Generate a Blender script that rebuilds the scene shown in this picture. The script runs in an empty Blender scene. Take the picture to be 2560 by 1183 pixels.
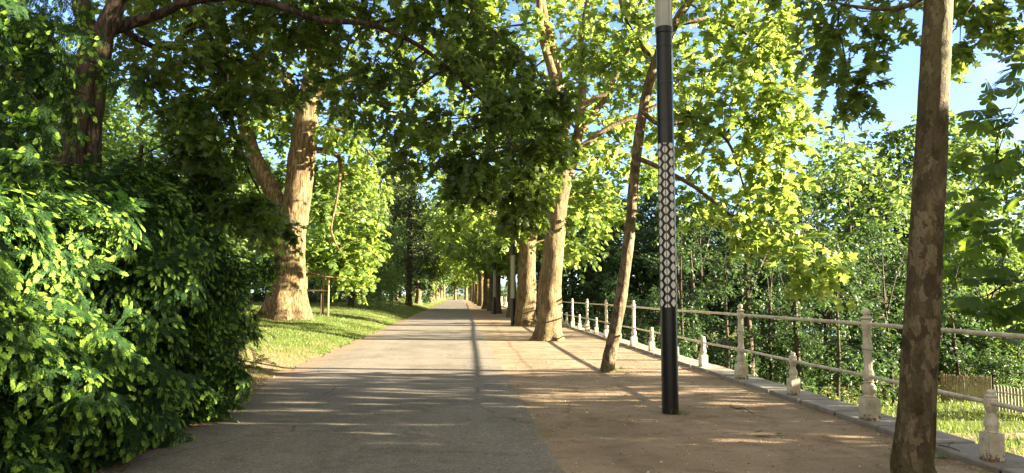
import bpy, math
import numpy as np
from mathutils import Vector

S = bpy.context.scene
COL = S.collection
R = math.radians
rng = np.random.default_rng(11)

# ------------------------------------------------------------------ camera
W0, H0, F0 = 2560.0, 1183.0, 1828.0
EYE = np.array([0.0, 0.0, 1.5])
YAW = math.atan(130 / F0)
PIT = math.atan(146.5 / F0)
FW = np.array([math.sin(YAW) * math.cos(PIT), math.cos(YAW) * math.cos(PIT), math.sin(PIT)])
RT = np.array([math.cos(YAW), -math.sin(YAW), 0.0])
UP = np.cross(RT, FW)


def P(px, py, y):
    """world point seen at photo pixel (px, py) at world depth y"""
    d = FW + RT * (px - W0 / 2) / F0 - UP * (py - H0 / 2) / F0
    return EYE + d * (y / d[1])


def G(px, py, z=0.0):
    d = FW + RT * (px - W0 / 2) / F0 - UP * (py - H0 / 2) / F0
    return EYE + d * ((z - EYE[2]) / d[2])


def XA(px, y):
    return P(px, 738, y)[0]


cam = bpy.data.cameras.new('camera')
cam.sensor_width = 36.0
cam.lens = 36.0 * F0 / W0
cam.clip_end = 6000
cam.clip_start = 0.05
co = bpy.data.objects.new('camera', cam)
co.location = EYE
co.rotation_euler = (math.pi / 2 + PIT, 0, -YAW)
COL.objects.link(co)
S.camera = co

# ------------------------------------------------------------------ light
SUN_EL, SUN_AZ = R(14.0), R(-10.0)          # azimuth measured from +X
CLOUD_FILL = 2.0
w = bpy.data.worlds.new('World')
S.world = w
w.use_nodes = True
nt = w.node_tree
nt.nodes.clear()
sky = nt.nodes.new('ShaderNodeTexSky')
sky.sky_type = 'NISHITA'
sky.sun_disc = False
sky.sun_elevation = SUN_EL
sky.sun_rotation = R(90) - SUN_AZ
sky.air_density = 0.8
sky.altitude = 300
sky.dust_density = 0.2
sky.ozone_density = 4.5
bg = nt.nodes.new('ShaderNodeBackground')
bg.inputs['Strength'].default_value = 0.055
wo = nt.nodes.new('ShaderNodeOutputWorld')
hs = nt.nodes.new('ShaderNodeHueSaturation')
hs.inputs['Saturation'].default_value = 0.95
hs.inputs['Hue'].default_value = 0.508
nt.links.new(sky.outputs[0], hs.inputs['Color'])
# broken white cloud, thin ahead; unseen bank overhead and behind added as fill light
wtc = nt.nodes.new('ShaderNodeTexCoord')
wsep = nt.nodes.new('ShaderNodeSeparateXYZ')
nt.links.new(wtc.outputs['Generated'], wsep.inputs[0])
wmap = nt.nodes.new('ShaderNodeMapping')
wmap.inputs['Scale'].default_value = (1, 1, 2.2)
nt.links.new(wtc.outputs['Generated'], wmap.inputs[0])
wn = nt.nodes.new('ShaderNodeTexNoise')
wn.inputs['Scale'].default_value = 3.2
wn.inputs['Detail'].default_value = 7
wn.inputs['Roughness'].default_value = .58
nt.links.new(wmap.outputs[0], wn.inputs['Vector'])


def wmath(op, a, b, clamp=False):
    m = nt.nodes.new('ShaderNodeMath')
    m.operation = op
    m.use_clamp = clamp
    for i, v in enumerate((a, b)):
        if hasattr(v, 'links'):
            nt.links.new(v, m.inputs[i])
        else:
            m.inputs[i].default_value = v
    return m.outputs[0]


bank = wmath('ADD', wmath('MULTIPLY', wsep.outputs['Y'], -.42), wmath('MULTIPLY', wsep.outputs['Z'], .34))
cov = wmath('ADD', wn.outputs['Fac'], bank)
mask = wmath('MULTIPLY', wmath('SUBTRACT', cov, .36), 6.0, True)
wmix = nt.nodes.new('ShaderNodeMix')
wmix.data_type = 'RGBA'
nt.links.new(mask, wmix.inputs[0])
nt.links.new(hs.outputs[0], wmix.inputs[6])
wmix.inputs[7].default_value = (CLOUD_FILL * 1.0, CLOUD_FILL * .97, CLOUD_FILL * .93, 1)
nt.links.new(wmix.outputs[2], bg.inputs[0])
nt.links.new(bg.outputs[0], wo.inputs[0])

sl = bpy.data.lights.new('sun', 'SUN')
sl.energy = 5.0
sl.angle = R(0.5)
sl.color = (1.0, 0.87, 0.66)
so = bpy.data.objects.new('sun', sl)
sd = Vector((math.cos(SUN_EL) * math.cos(SUN_AZ), math.cos(SUN_EL) * math.sin(SUN_AZ), math.sin(SUN_EL)))
so.rotation_euler = sd.to_track_quat('Z', 'Y').to_euler()
so.location = (30, -5, 20)
COL.objects.link(so)
S.view_settings.view_transform = 'Standard'
S.view_settings.look = 'None'
S.view_settings.gamma = 1.0
S.view_settings.exposure = 3.5
S.view_settings.use_white_balance = True
S.view_settings.white_balance_temperature = 7000
S.view_settings.white_balance_tint = 10
S.cycles.max_bounces = 10
S.cycles.diffuse_bounces = 8
S.cycles.transmission_bounces = 4
S.cycles.glossy_bounces = 2
S.cycles.use_denoising = True
S.cycles.sample_clamp_indirect = 6.0

# ------------------------------------------------------------------ materials


def nmat(name):
    m = bpy.data.materials.new(name)
    m.use_nodes = True
    t = m.node_tree
    b = t.nodes['Principled BSDF']
    return m, t, b, t.nodes['Material Output']


def node(t, kind, **kw):
    n = t.nodes.new(kind)
    for k, v in kw.items():
        if k in n.inputs:
            n.inputs[k].default_value = v
        else:
            setattr(n, k, v)
    return n


def ramp(t, fac, stops, interp='LINEAR'):
    r = t.nodes.new('ShaderNodeValToRGB')
    r.color_ramp.interpolation = interp
    e = r.color_ramp.elements
    while len(e) < len(stops):
        e.new(0.5)
    for i, (p, c) in enumerate(stops):
        e[i].position = p
        e[i].color = (*c, 1)
    t.links.new(fac, r.inputs[0])
    return r.outputs[0]


def mixc(t, fac, a, b, mode='MIX'):
    m = t.nodes.new('ShaderNodeMix')
    m.data_type = 'RGBA'
    m.blend_type = mode
    for sock, v in ((m.inputs[0], fac), (m.inputs[6], a), (m.inputs[7], b)):
        if hasattr(v, 'links'):
            t.links.new(v, sock)
        elif isinstance(v, tuple):
            sock.default_value = (*v, 1)
        else:
            sock.default_value = v
    return m.outputs[2]


def math_n(t, op, a, b=0.0, clamp=False):
    m = t.nodes.new('ShaderNodeMath')
    m.operation = op
    m.use_clamp = clamp
    for i, v in enumerate((a, b)):
        if hasattr(v, 'links'):
            t.links.new(v, m.inputs[i])
        else:
            m.inputs[i].default_value = v
    return m.outputs[0]


def coords(t, scale=(1, 1, 1)):
    c = t.nodes.new('ShaderNodeTexCoord')
    mp = t.nodes.new('ShaderNodeMapping')
    mp.inputs['Scale'].default_value = scale
    t.links.new(c.outputs['Object'], mp.inputs[0])
    return mp.outputs[0]


def noise(t, v, scale, detail=4.0, rough=0.55, dist=0.0):
    n = node(t, 'ShaderNodeTexNoise', Scale=scale, Detail=detail, Roughness=rough, Distortion=dist)
    t.links.new(v, n.inputs['Vector'])
    return n.outputs['Fac'], n.outputs['Color']


def bump(t, b, h, strength, dist, prev=None):
    n = node(t, 'ShaderNodeBump', Strength=strength, Distance=dist)
    t.links.new(h, n.inputs['Height'])
    if prev is not None:
        t.links.new(prev, n.inputs['Normal'])
    t.links.new(n.outputs[0], b.inputs['Normal'])
    return n.outputs[0]


def leaf_mat(name, stops, tstops, tr=0.45, rough=0.5, spec=0.35):
    m, t, b, o = nmat(name)
    a = node(t, 'ShaderNodeAttribute', attribute_name='var')
    c = ramp(t, a.outputs['Fac'], stops)
    c2 = ramp(t, a.outputs['Fac'], tstops)
    t.links.new(c, b.inputs['Base Color'])
    b.inputs['Roughness'].default_value = rough
    b.inputs['Specular IOR Level'].default_value = spec
    tl = t.nodes.new('ShaderNodeBsdfTranslucent')
    t.links.new(c2, tl.inputs[0])
    mx = node(t, 'ShaderNodeMixShader', Fac=tr)
    t.links.new(b.outputs[0], mx.inputs[1])
    t.links.new(tl.outputs[0], mx.inputs[2])
    t.links.new(mx.outputs[0], o.inputs[0])
    return m


M = {}
M['plane_leaf'] = leaf_mat('plane_leaf', [(0, (.048, .098, .022)), (.5, (.088, .155, .036)), (1, (.145, .205, .055))],
                           [(0, (.20, .32, .05)), (1, (.40, .50, .09))], .5)
M['maple_leaf'] = leaf_mat('maple_leaf', [(0, (.028, .058, .012)), (.6, (.052, .094, .018)), (1, (.09, .14, .026))],
                           [(0, (.14, .23, .03)), (1, (.27, .38, .05))], .42, .42, .45)
M['wood_leaf'] = leaf_mat('wood_leaf', [(0, (.028, .066, .020)), (.5, (.058, .112, .030)), (1, (.10, .16, .042))],
                          [(0, (.12, .23, .04)), (1, (.27, .38, .08))], .42)
M['dark_leaf'] = leaf_mat('dark_leaf', [(0, (.012, .034, .015)), (.6, (.024, .058, .020)), (1, (.045, .088, .025))],
                          [(0, (.04, .11, .025)), (1, (.11, .19, .04))], .32)
M['chestnut_leaf'] = leaf_mat('chestnut_leaf', [(0, (.03, .07, .014)), (1, (.07, .13, .022))],
                              [(0, (.16, .32, .025)), (1, (.30, .45, .04))], .45, .45, .35)
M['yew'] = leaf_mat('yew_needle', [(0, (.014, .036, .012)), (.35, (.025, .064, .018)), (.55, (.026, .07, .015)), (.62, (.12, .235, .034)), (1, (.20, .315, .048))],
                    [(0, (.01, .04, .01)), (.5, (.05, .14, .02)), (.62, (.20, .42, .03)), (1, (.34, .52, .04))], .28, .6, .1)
M['conifer'] = leaf_mat('conifer_needle', [(0, (.03, .05, .022)), (1, (.075, .10, .045))], [(0, (.05, .09, .02)), (1, (.11, .15, .05))], .2)
M['grass'] = leaf_mat('grass_blade', [(0, (.045, .085, .014)), (.6, (.09, .145, .026)), (1, (.19, .19, .075))],
                      [(0, (.10, .19, .025)), (1, (.24, .29, .07))], .35)
M['grit'] = leaf_mat('grit', [(0, (.16, .115, .075)), (.6, (.30, .235, .165)), (1, (.48, .42, .34))], [(0, (0, 0, 0)), (1, (0, 0, 0))], 0, .9, .1)
M['dry_leaf'] = leaf_mat('dry_leaf', [(0, (.07, .045, .022)), (.5, (.16, .10, .05)), (.7, (.26, .20, .12)), (.82, (.16, .19, .07)), (.9, (.045, .10, .028)), (1, (.06, .125, .035))],
                         [(0, (.10, .07, .03)), (1, (.2, .2, .05))], .15, .7)


def bark_mat(name, stops, sc=3.0, patch=6.0, vert=1.0, bs=.6, fiss=0.0, rough=.85, moss=0.0, pw=.55):
    m, t, b, o = nmat(name)
    v = coords(t, (1, 1, vert))
    f1, c1 = noise(t, v, sc, 5, .6)
    fd, cd = noise(t, v, patch * .9, 6, .7)
    add = mixc(t, .16, mixc(t, .22, v, c1, 'ADD'), cd, 'ADD')
    vo = node(t, 'ShaderNodeTexVoronoi', Scale=patch)
    t.links.new(add, vo.inputs['Vector'])
    sep = t.nodes.new('ShaderNodeSeparateColor')
    t.links.new(vo.outputs['Color'], sep.inputs[0])
    fv = math_n(t, 'ADD', math_n(t, 'MULTIPLY', sep.outputs[0], pw), math_n(t, 'MULTIPLY', f1, 1.05 - pw))
    c = ramp(t, fv, stops)
    f2, _ = noise(t, v, sc * 9, 5, .65)
    c = mixc(t, .55, c, ramp(t, f2, [(.3, (.45, .45, .45)), (.62, (1.1, 1.1, 1.1))]), 'MULTIPLY')
    hgt = math_n(t, 'ADD', math_n(t, 'MULTIPLY', f2, .6), math_n(t, 'MULTIPLY', fv, .8))
    if fiss > 0:
        v2 = coords(t, (1, 1, .16))
        f3, _ = noise(t, v2, 16, 4, .6, .6)
        fz = ramp(t, f3, [(.40, (.0, .0, .0)), (.52, (1, 1, 1))])
        c = mixc(t, fiss, c, mixc(t, 1.0, c, ramp(t, f3, [(.38, (.28, .25, .22)), (.54, (1, 1, 1))]), 'MULTIPLY'))
        hgt = math_n(t, 'ADD', hgt, math_n(t, 'MULTIPLY', fz, 1.6 * fiss))
    if moss > 0:
        fm, _ = noise(t, v, 1.4, 3)
        c = mixc(t, math_n(t, 'MULTIPLY', ramp(t, fm, [(.48, (0, 0, 0)), (.68, (1, 1, 1))]), moss), c, (.07, .075, .022))
    t.links.new(c, b.inputs['Base Color'])
    b.inputs['Roughness'].default_value = rough
    b.inputs['Specular IOR Level'].default_value = .2
    bump(t, b, hgt, bs, .03)
    return m


M['bark_plane'] = bark_mat('plane_bark', [(.22, (.07, .050, .027)), (.45, (.130, .097, .050)), (.6, (.17, .130, .068)), (.8, (.23, .182, .102))], 3.0, 9, .7, 1.0, .4, pw=.22)
M['bark_old'] = bark_mat('old_plane_bark', [(.22, (.075, .052, .028)), (.45, (.14, .098, .048)), (.62, (.19, .138, .070)), (.85, (.25, .192, .11))], 2.6, 5, .45, 1.0, .75, pw=.15)
M['bark_young'] = bark_mat('mottled_bark', [(.25, (.040, .029, .016)), (.40, (.072, .054, .029)), (.50, (.100, .077, .042)), (.57, (.070, .052, .029)), (.62, (.165, .130, .075)), (.74, (.145, .113, .064)), (.85, (.105, .081, .046))], 5.0, 17, .5, .9, 0, .8, .5, pw=.45)
M['bark_lean'] = bark_mat('lean_bark', [(.25, (.07, .05, .03)), (.5, (.14, .105, .06)), (.75, (.24, .18, .11))], 5.0, 16, .6, .8, .2, .85, .35)
M['bark_maple'] = bark_mat('maple_bark', [(.25, (.05, .035, .025)), (.5, (.085, .062, .045)), (.8, (.13, .10, .075))], 4.0, 9, .3, .9, .85)
M['bark_dark'] = bark_mat('dark_bark', [(.25, (.035, .028, .02)), (.55, (.07, .055, .04)), (.8, (.12, .10, .075))], 3.0, 8, .5, .8, .4)


def plain(name, c, rough=.6, metal=0.0, spec=.4, var=.12, nsc=8, bs=.1):
    m, t, b, o = nmat(name)
    v = coords(t)
    f, _ = noise(t, v, nsc, 6, .65)
    lo = tuple(max(0, x * (1 - var * 2)) for x in c)
    hi = tuple(min(1, x * (1 + var)) for x in c)
    t.links.new(ramp(t, f, [(.3, lo), (.6, c), (.8, hi)]), b.inputs['Base Color'])
    b.inputs['Roughness'].default_value = rough
    b.inputs['Metallic'].default_value = metal
    b.inputs['Specular IOR Level'].default_value = spec
    if bs:
        f2, _ = noise(t, v, nsc * 12, 4)
        bump(t, b, f2, bs, .004)
    return m


M['black'] = plain('black_paint', (.012, .012, .014), .32, 0, .5, .25, 5, .04)
M['white_dot'] = plain('pale_lattice', (.72, .70, .64), .5, 0, .3, .08, 9, 0)
M['lamp_grey'] = plain('lamp_grey', (.42, .42, .40), .35, .1, .5, .06, 3, 0)
M['lamp_panel'] = plain('lamp_panel', (.36, .42, .38), .3, 0, .5, .08, 5, 0)
M['wood'] = plain('weathered_wood', (.22, .155, .09), .85, 0, .2, .3, 14, .4)
M['reed'] = plain('reed_wood', (.36, .29, .20), .9, 0, .1, .35, 30, .5)
M['picket'] = plain('grey_picket', (.36, .33, .28), .85, 0, .2, .3, 20, .3)
M['wire'] = plain('dark_wire', (.05, .045, .04), .5, .6, .4, .1, 5, 0)
M['water'] = plain('water', (.05, .08, .10), .08, 0, .5, .1, .2, .3)


def paint_mat():
    m, t, b, o = nmat('chipped_cream_paint')
    v = coords(t)
    f, _ = noise(t, v, 6, 5, .6)
    c = ramp(t, f, [(.3, (.44, .39, .29)), (.55, (.58, .53, .41)), (.75, (.64, .59, .48))])
    f2, _ = noise(t, v, 38, 4, .7)
    c = mixc(t, ramp(t, f2, [(.62, (0, 0, 0)), (.66, (1, 1, 1))]), c, (.17, .12, .075))
    sx = t.nodes.new('ShaderNodeSeparateXYZ')
    t.links.new(v, sx.inputs[0])
    f3, _ = noise(t, v, 22, 5, .7)
    foot = math_n(t, 'ADD', f3, math_n(t, 'MULTIPLY', math_n(t, 'SUBTRACT', .13, sx.outputs[2]), 2.2))
    c = mixc(t, ramp(t, foot, [(.58, (0, 0, 0)), (.64, (1, 1, 1))]), c, (.15, .095, .05))
    f4, _ = noise(t, v, 3.0, 5, .7)
    c = mixc(t, .7, c, ramp(t, f4, [(.32, (.62, .58, .52)), (.55, (1, 1, 1))]), 'MULTIPLY')
    t.links.new(c, b.inputs['Base Color'])
    b.inputs['Roughness'].default_value = .5
    bump(t, b, f2, .2, .004)
    return m


M['cream'] = paint_mat()


def stone_mat():
    m, t, b, o = nmat('coping_stone')
    v = coords(t)
    f, _ = noise(t, v, 2.5, 6, .65)
    c = ramp(t, f, [(.3, (.13, .115, .10)), (.5, (.22, .20, .175)), (.7, (.30, .275, .24))])
    f2, _ = noise(t, v, 60, 4, .7)
    c = mixc(t, .5, c, ramp(t, f2, [(.3, (.55, .55, .55)), (.65, (1.1, 1.1, 1.1))]), 'MULTIPLY')
    t.links.new(c, b.inputs['Base Color'])
    b.inputs['Roughness'].default_value = .85
    bump(t, b, f2, .4, .006)
    return m


M['stone'] = stone_mat()
M['soil'] = plain('dark_soil', (.035, .028, .02), .95, 0, .1, .4, 12, .4)


def asphalt_mat():
    m, t, b, o = nmat('worn_asphalt')
    v = coords(t)
    f, _ = noise(t, v, .8, 5, .6)
    c = ramp(t, f, [(.3, (.152, .138, .120)), (.7, (.205, .189, .166))])
    vo = node(t, 'ShaderNodeTexVoronoi', Scale=70.0)
    t.links.new(v, vo.inputs['Vector'])
    sep = t.nodes.new('ShaderNodeSeparateColor')
    t.links.new(vo.outputs['Color'], sep.inputs[0])
    c = mixc(t, .85, c, ramp(t, sep.outputs[0], [(0, (.55, .55, .54)), (.6, (1, .99, .97)), (.9, (1.15, 1.12, 1.08)), (1, (1.7, 1.65, 1.55))]), 'MULTIPLY')
    f2, _ = noise(t, v, 190, 3, .7)
    c = mixc(t, .5, c, ramp(t, f2, [(.3, (.5, .5, .5)), (.65, (1.3, 1.3, 1.3))]), 'MULTIPLY')
    # long worn streaks along the walking direction
    vs = coords(t, (1.6, .12, 1))
    f3, _ = noise(t, vs, 1.2, 4, .6)
    c = mixc(t, .5, c, ramp(t, f3, [(.35, (.78, .77, .76)), (.65, (1.12, 1.12, 1.12))]), 'MULTIPLY')
    # old patch repairs and fine cracks
    fp, cpn = noise(t, v, .9, 4, .6)
    vd = mixc(t, .35, v, cpn, 'ADD')
    vc_ = node(t, 'ShaderNodeTexVoronoi', Scale=.55, feature='DISTANCE_TO_EDGE')
    t.links.new(vd, vc_.inputs['Vector'])
    crk = ramp(t, vc_.outputs['Distance'], [(.0, (1, 1, 1)), (.012, (0, 0, 0))])
    fm_, _ = noise(t, v, .33, 3, .6)
    crk = math_n(t, 'MULTIPLY', crk, ramp(t, fm_, [(.47, (0, 0, 0)), (.56, (1, 1, 1))]))
    c = mixc(t, math_n(t, 'MULTIPLY', crk, .75), c, (.05, .043, .034))
    f7, _ = noise(t, v, .38, 5, .7, .8)
    c = mixc(t, .8, c, ramp(t, f7, [(.40, (.78, .77, .76)), (.47, (1, 1, 1)), (.60, (1, 1, 1)), (.66, (1.16, 1.14, 1.10))]), 'MULTIPLY')
    f8, _ = noise(t, v, 3.5, 5, .7)
    c = mixc(t, .6, c, ramp(t, f8, [(.34, (.62, .60, .58)), (.46, (1, 1, 1))]), 'MULTIPLY')
    # dust and earth washed over both edges
    sx = t.nodes.new('ShaderNodeSeparateXYZ')
    t.links.new(v, sx.inputs[0])
    f4, _ = noise(t, v, 1.7, 6, .65)
    wob = math_n(t, 'MULTIPLY', math_n(t, 'SUBTRACT', f4, .5), 1.9)
    left = math_n(t, 'MULTIPLY', math_n(t, 'SUBTRACT', math_n(t, 'ADD', wob, -2.85), sx.outputs[0]), 2.2, True)
    right = math_n(t, 'MULTIPLY', math_n(t, 'SUBTRACT', math_n(t, 'ADD', sx.outputs[0], math_n(t, 'MULTIPLY', wob, .55)), .80), 5.0, True)
    f5, _ = noise(t, v, 22, 5, .7)
    earth = ramp(t, f5, [(.3, (.11, .075, .047)), (.5, (.19, .135, .088)), (.72, (.30, .225, .15))])
    sandy = ramp(t, f5, [(.3, (.16, .115, .075)), (.6, (.26, .20, .14))])
    c = mixc(t, math_n(t, 'MULTIPLY', left, .9), c, earth)
    c = mixc(t, math_n(t, 'MULTIPLY', right, .8), c, sandy)
    t.links.new(c, b.inputs['Base Color'])
    b.inputs['Roughness'].default_value = .85
    b.inputs['Specular IOR Level'].default_value = .25
    hgt = math_n(t, 'ADD', math_n(t, 'MULTIPLY', sep.outputs[0], .6), f2)
    bump(t, b, hgt, .55, .005)
    return m


M['asphalt'] = asphalt_mat()


def gravel_mat():
    m, t, b, o = nmat('sandy_gravel')
    v = coords(t)
    f, _ = noise(t, v, .9, 6, .65)
    c = ramp(t, f, [(.3, (.190, .142, .098)), (.5, (.255, .194, .137)), (.72, (.33, .258, .188))])
    f2, _ = noise(t, v, 55, 5, .75)
    c = mixc(t, .6, c, ramp(t, f2, [(.3, (.5, .48, .46)), (.6, (1.1, 1.1, 1.1)), (.75, (1.5, 1.5, 1.5))]), 'MULTIPLY')
    vo = node(t, 'ShaderNodeTexVoronoi', Scale=42.0)
    t.links.new(v, vo.inputs['Vector'])
    peb = ramp(t, vo.outputs['Distance'], [(.10, (1, 1, 1)), (.22, (0, 0, 0))])
    sep = t.nodes.new('ShaderNodeSeparateColor')
    t.links.new(vo.outputs['Color'], sep.inputs[0])
    rare = ramp(t, sep.outputs[1], [(.86, (0, 0, 0)), (.88, (1, 1, 1))])
    c = mixc(t, math_n(t, 'MULTIPLY', peb, rare), c, (.34, .28, .21))
    f3, _ = noise(t, v, .7, 5, .6)
    f3b, _ = noise(t, v, 14, 4, .7)
    mo = math_n(t, 'MULTIPLY', ramp(t, f3, [(.56, (0, 0, 0)), (.70, (1, 1, 1))]), math_n(t, 'MULTIPLY', f3b, 1.0))
    c = mixc(t, mo, c, (.085, .082, .032))
    f6, _ = noise(t, v, 2.2, 6, .7, .6)
    c = mixc(t, .75, c, ramp(t, f6, [(.36, (.62, .60, .58)), (.48, (1, 1, 1)), (.58, (1, 1, 1)), (.68, (1.18, 1.16, 1.13))]), 'MULTIPLY')
    t.links.new(c, b.inputs['Base Color'])
    b.inputs['Roughness'].default_value = .95
    b.inputs['Specular IOR Level'].default_value = .1
    f4, _ = noise(t, v, 7, 4, .6)
    h = math_n(t, 'ADD', math_n(t, 'ADD', math_n(t, 'MULTIPLY', f2, .5), math_n(t, 'MULTIPLY', f4, 1.6)), math_n(t, 'MULTIPLY', peb, .3))
    bump(t, b, h, .6, .012)
    return m


M['gravel'] = gravel_mat()


def lawn_mat():
    m, t, b, o = nmat('lawn_turf')
    v = coords(t)
    f, _ = noise(t, v, .45, 6, .65)
    f2, _ = noise(t, v, 26, 5, .75)
    green = ramp(t, f2, [(.3, (.042, .065, .014)), (.55, (.085, .118, .026)), (.75, (.145, .16, .045))])
    dry = ramp(t, f2, [(.3, (.12, .085, .05)), (.6, (.22, .165, .095))])
    sx = t.nodes.new('ShaderNodeSeparateXYZ')
    t.links.new(v, sx.inputs[0])
    near = math_n(t, 'MULTIPLY', math_n(t, 'SUBTRACT', 21.0, sx.outputs[1]), .06)       # worn ground beside the yew
    base = ramp(t, math_n(t, 'ADD', f, math_n(t, 'MINIMUM', math_n(t, 'MAXIMUM', near, 0), .34)), [(.53, (0, 0, 0)), (.68, (1, 1, 1))])
    c = mixc(t, base, green, dry)
    t.links.new(c, b.inputs['Base Color'])
    b.inputs['Roughness'].default_value = .95
    b.inputs['Specular IOR Level'].default_value = .1
    bump(t, b, f2, .8, .04)
    return m


M['lawn'] = lawn_mat()

# ------------------------------------------------------------------ mesh helpers


def build(name, V, T, mat, parent=None, base=(0, 0, 0), var=None, smooth=False, quads=False):
    V = np.asarray(V, float) - np.asarray(base, float)
    T = np.asarray(T, np.int32)
    k = T.shape[1]
    me = bpy.data.meshes.new(name)
    me.vertices.add(len(V))
    me.vertices.foreach_set('co', V.astype(np.float32).ravel())
    me.loops.add(T.size)
    me.loops.foreach_set('vertex_index', T.ravel())
    me.polygons.add(len(T))
    me.polygons.foreach_set('loop_start', np.arange(0, T.size, k, dtype=np.int32))
    me.update(calc_edges=True)
    me.polygons.foreach_set('use_smooth', np.full(len(T), bool(smooth)))
    if var is not None:
        a = me.attributes.new('var', 'FLOAT', 'FACE')
        a.data.foreach_set('value', np.clip(var, 0, 1).astype(np.float32))
    me.materials.append(mat)
    o = bpy.data.objects.new(name, me)
    COL.objects.link(o)
    if parent is not None:
        o.parent = parent
    else:
        o.location = base
    return o


class MB:
    """collects polygons of any size"""

    def __init__(s):
        s.v, s.f = [], []

    def add(s, v, f):
        n = len(s.v)
        s.v += [tuple(map(float, q)) for q in v]
        s.f += [tuple(i + n for i in q) for q in f]

    def box(s, lo, hi, ang=0.0, c=None):
        x0, y0, z0 = lo
        x1, y1, z1 = hi
        v = [(x0, y0, z0), (x1, y0, z0), (x1, y1, z0), (x0, y1, z0), (x0, y0, z1), (x1, y0, z1), (x1, y1, z1), (x0, y1, z1)]
        if c is not None:
            ca, sa = math.cos(ang), math.sin(ang)
            v = [(c[0] + x * ca - y * sa, c[1] + x * sa + y * ca, c[2] + z) for x, y, z in v]
        s.add(v, [(0, 3, 2, 1), (4, 5, 6, 7), (0, 1, 5, 4), (1, 2, 6, 5), (2, 3, 7, 6), (3, 0, 4, 7)])

    def lathe(s, prof, seg=20, c=(0, 0, 0), rot=0.0, sq=False):
        v, f = [], []
        for r, z in prof:
            for i in range(seg):
                a = 2 * math.pi * i / seg + rot
                v.append((c[0] + r * math.cos(a), c[1] + r * math.sin(a), c[2] + z))
        for j in range(len(prof) - 1):
            for i in range(seg):
                k = (i + 1) % seg
                f.append((j * seg + i, j * seg + k, (j + 1) * seg + k, (j + 1) * seg + i))
        f.append(tuple(range(seg))[::-1])
        n = (len(prof) - 1) * seg
        f.append(tuple(n + i for i in range(seg)))
        s.add(v, f)

    def bar(s, a, b, r, seg=8):
        V, Q = tube([a, b], [r, r], seg, res=1)
        s.add(V, [tuple(q) for q in Q])

    def build(s, name, mat, parent=None, base=(0, 0, 0), smooth=False):
        me = bpy.data.meshes.new(name)
        b = np.asarray(base, float)
        me.from_pydata([tuple(np.asarray(q) - b) for q in s.v], [], s.f)
        me.update()
        if smooth:
            for p in me.polygons:
                p.use_smooth = len(p.vertices) <= 4
            me.set_sharp_from_angle(angle=R(35))
        me.materials.append(mat)
        o = bpy.data.objects.new(name, me)
        COL.objects.link(o)
        if parent is not None:
            o.parent = parent
        else:
            o.location = base
        return o


def tag(o, label=None, cat=None, group=None, kind=None):
    if label:
        o['label'] = label
    if cat:
        o['category'] = cat
    if group:
        o['group'] = group
    if kind:
        o['kind'] = kind
    return o


def empty(name, loc, label, cat, group=None, rz=0.0, sc=1.0):
    o = bpy.data.objects.new(name, None)
    o.location = tuple(loc)
    o.rotation_euler = (0, 0, rz)
    o.scale = (sc, sc, sc)
    o.empty_display_size = .2
    COL.objects.link(o)
    return tag(o, label, cat, group)


def dup(root, loc, rz=0.0, sc=1.0, label=None, group=None, name=None):
    c = root.copy()
    COL.objects.link(c)
    c.location = tuple(loc)
    c.rotation_euler = (0, 0, rz)
    c.scale = (sc, sc, sc) if not isinstance(sc, tuple) else sc
    if label:
        c['label'] = label
    if group:
        c['group'] = group
    for ch in list(root.children):
        d = ch.copy()
        COL.objects.link(d)
        d.parent = c
        for g in list(ch.children):
            e = g.copy()
            COL.objects.link(e)
            e.parent = d
    return c


def catmull(pts, rad, res):
    pts = np.asarray(pts, float)
    rad = np.asarray(rad, float)
    if len(pts) < 3 or res < 2:
        return pts, rad
    q = np.vstack([2 * pts[0] - pts[1], pts, 2 * pts[-1] - pts[-2]])
    rr = np.concatenate([[rad[0]], rad, [rad[-1]]])
    out, ro = [], []
    for i in range(1, len(q) - 2):
        for k in range(res):
            t = k / res
            a, b, c, d = q[i - 1], q[i], q[i + 1], q[i + 2]
            out.append(.5 * ((2 * b) + (c - a) * t + (2 * a - 5 * b + 4 * c - d) * t * t + (-a + 3 * b - 3 * c + d) * t ** 3))
            ro.append(rr[i] + (rr[i + 1] - rr[i]) * t)
    out.append(pts[-1])
    ro.append(rad[-1])
    return np.array(out), np.array(ro)


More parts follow.
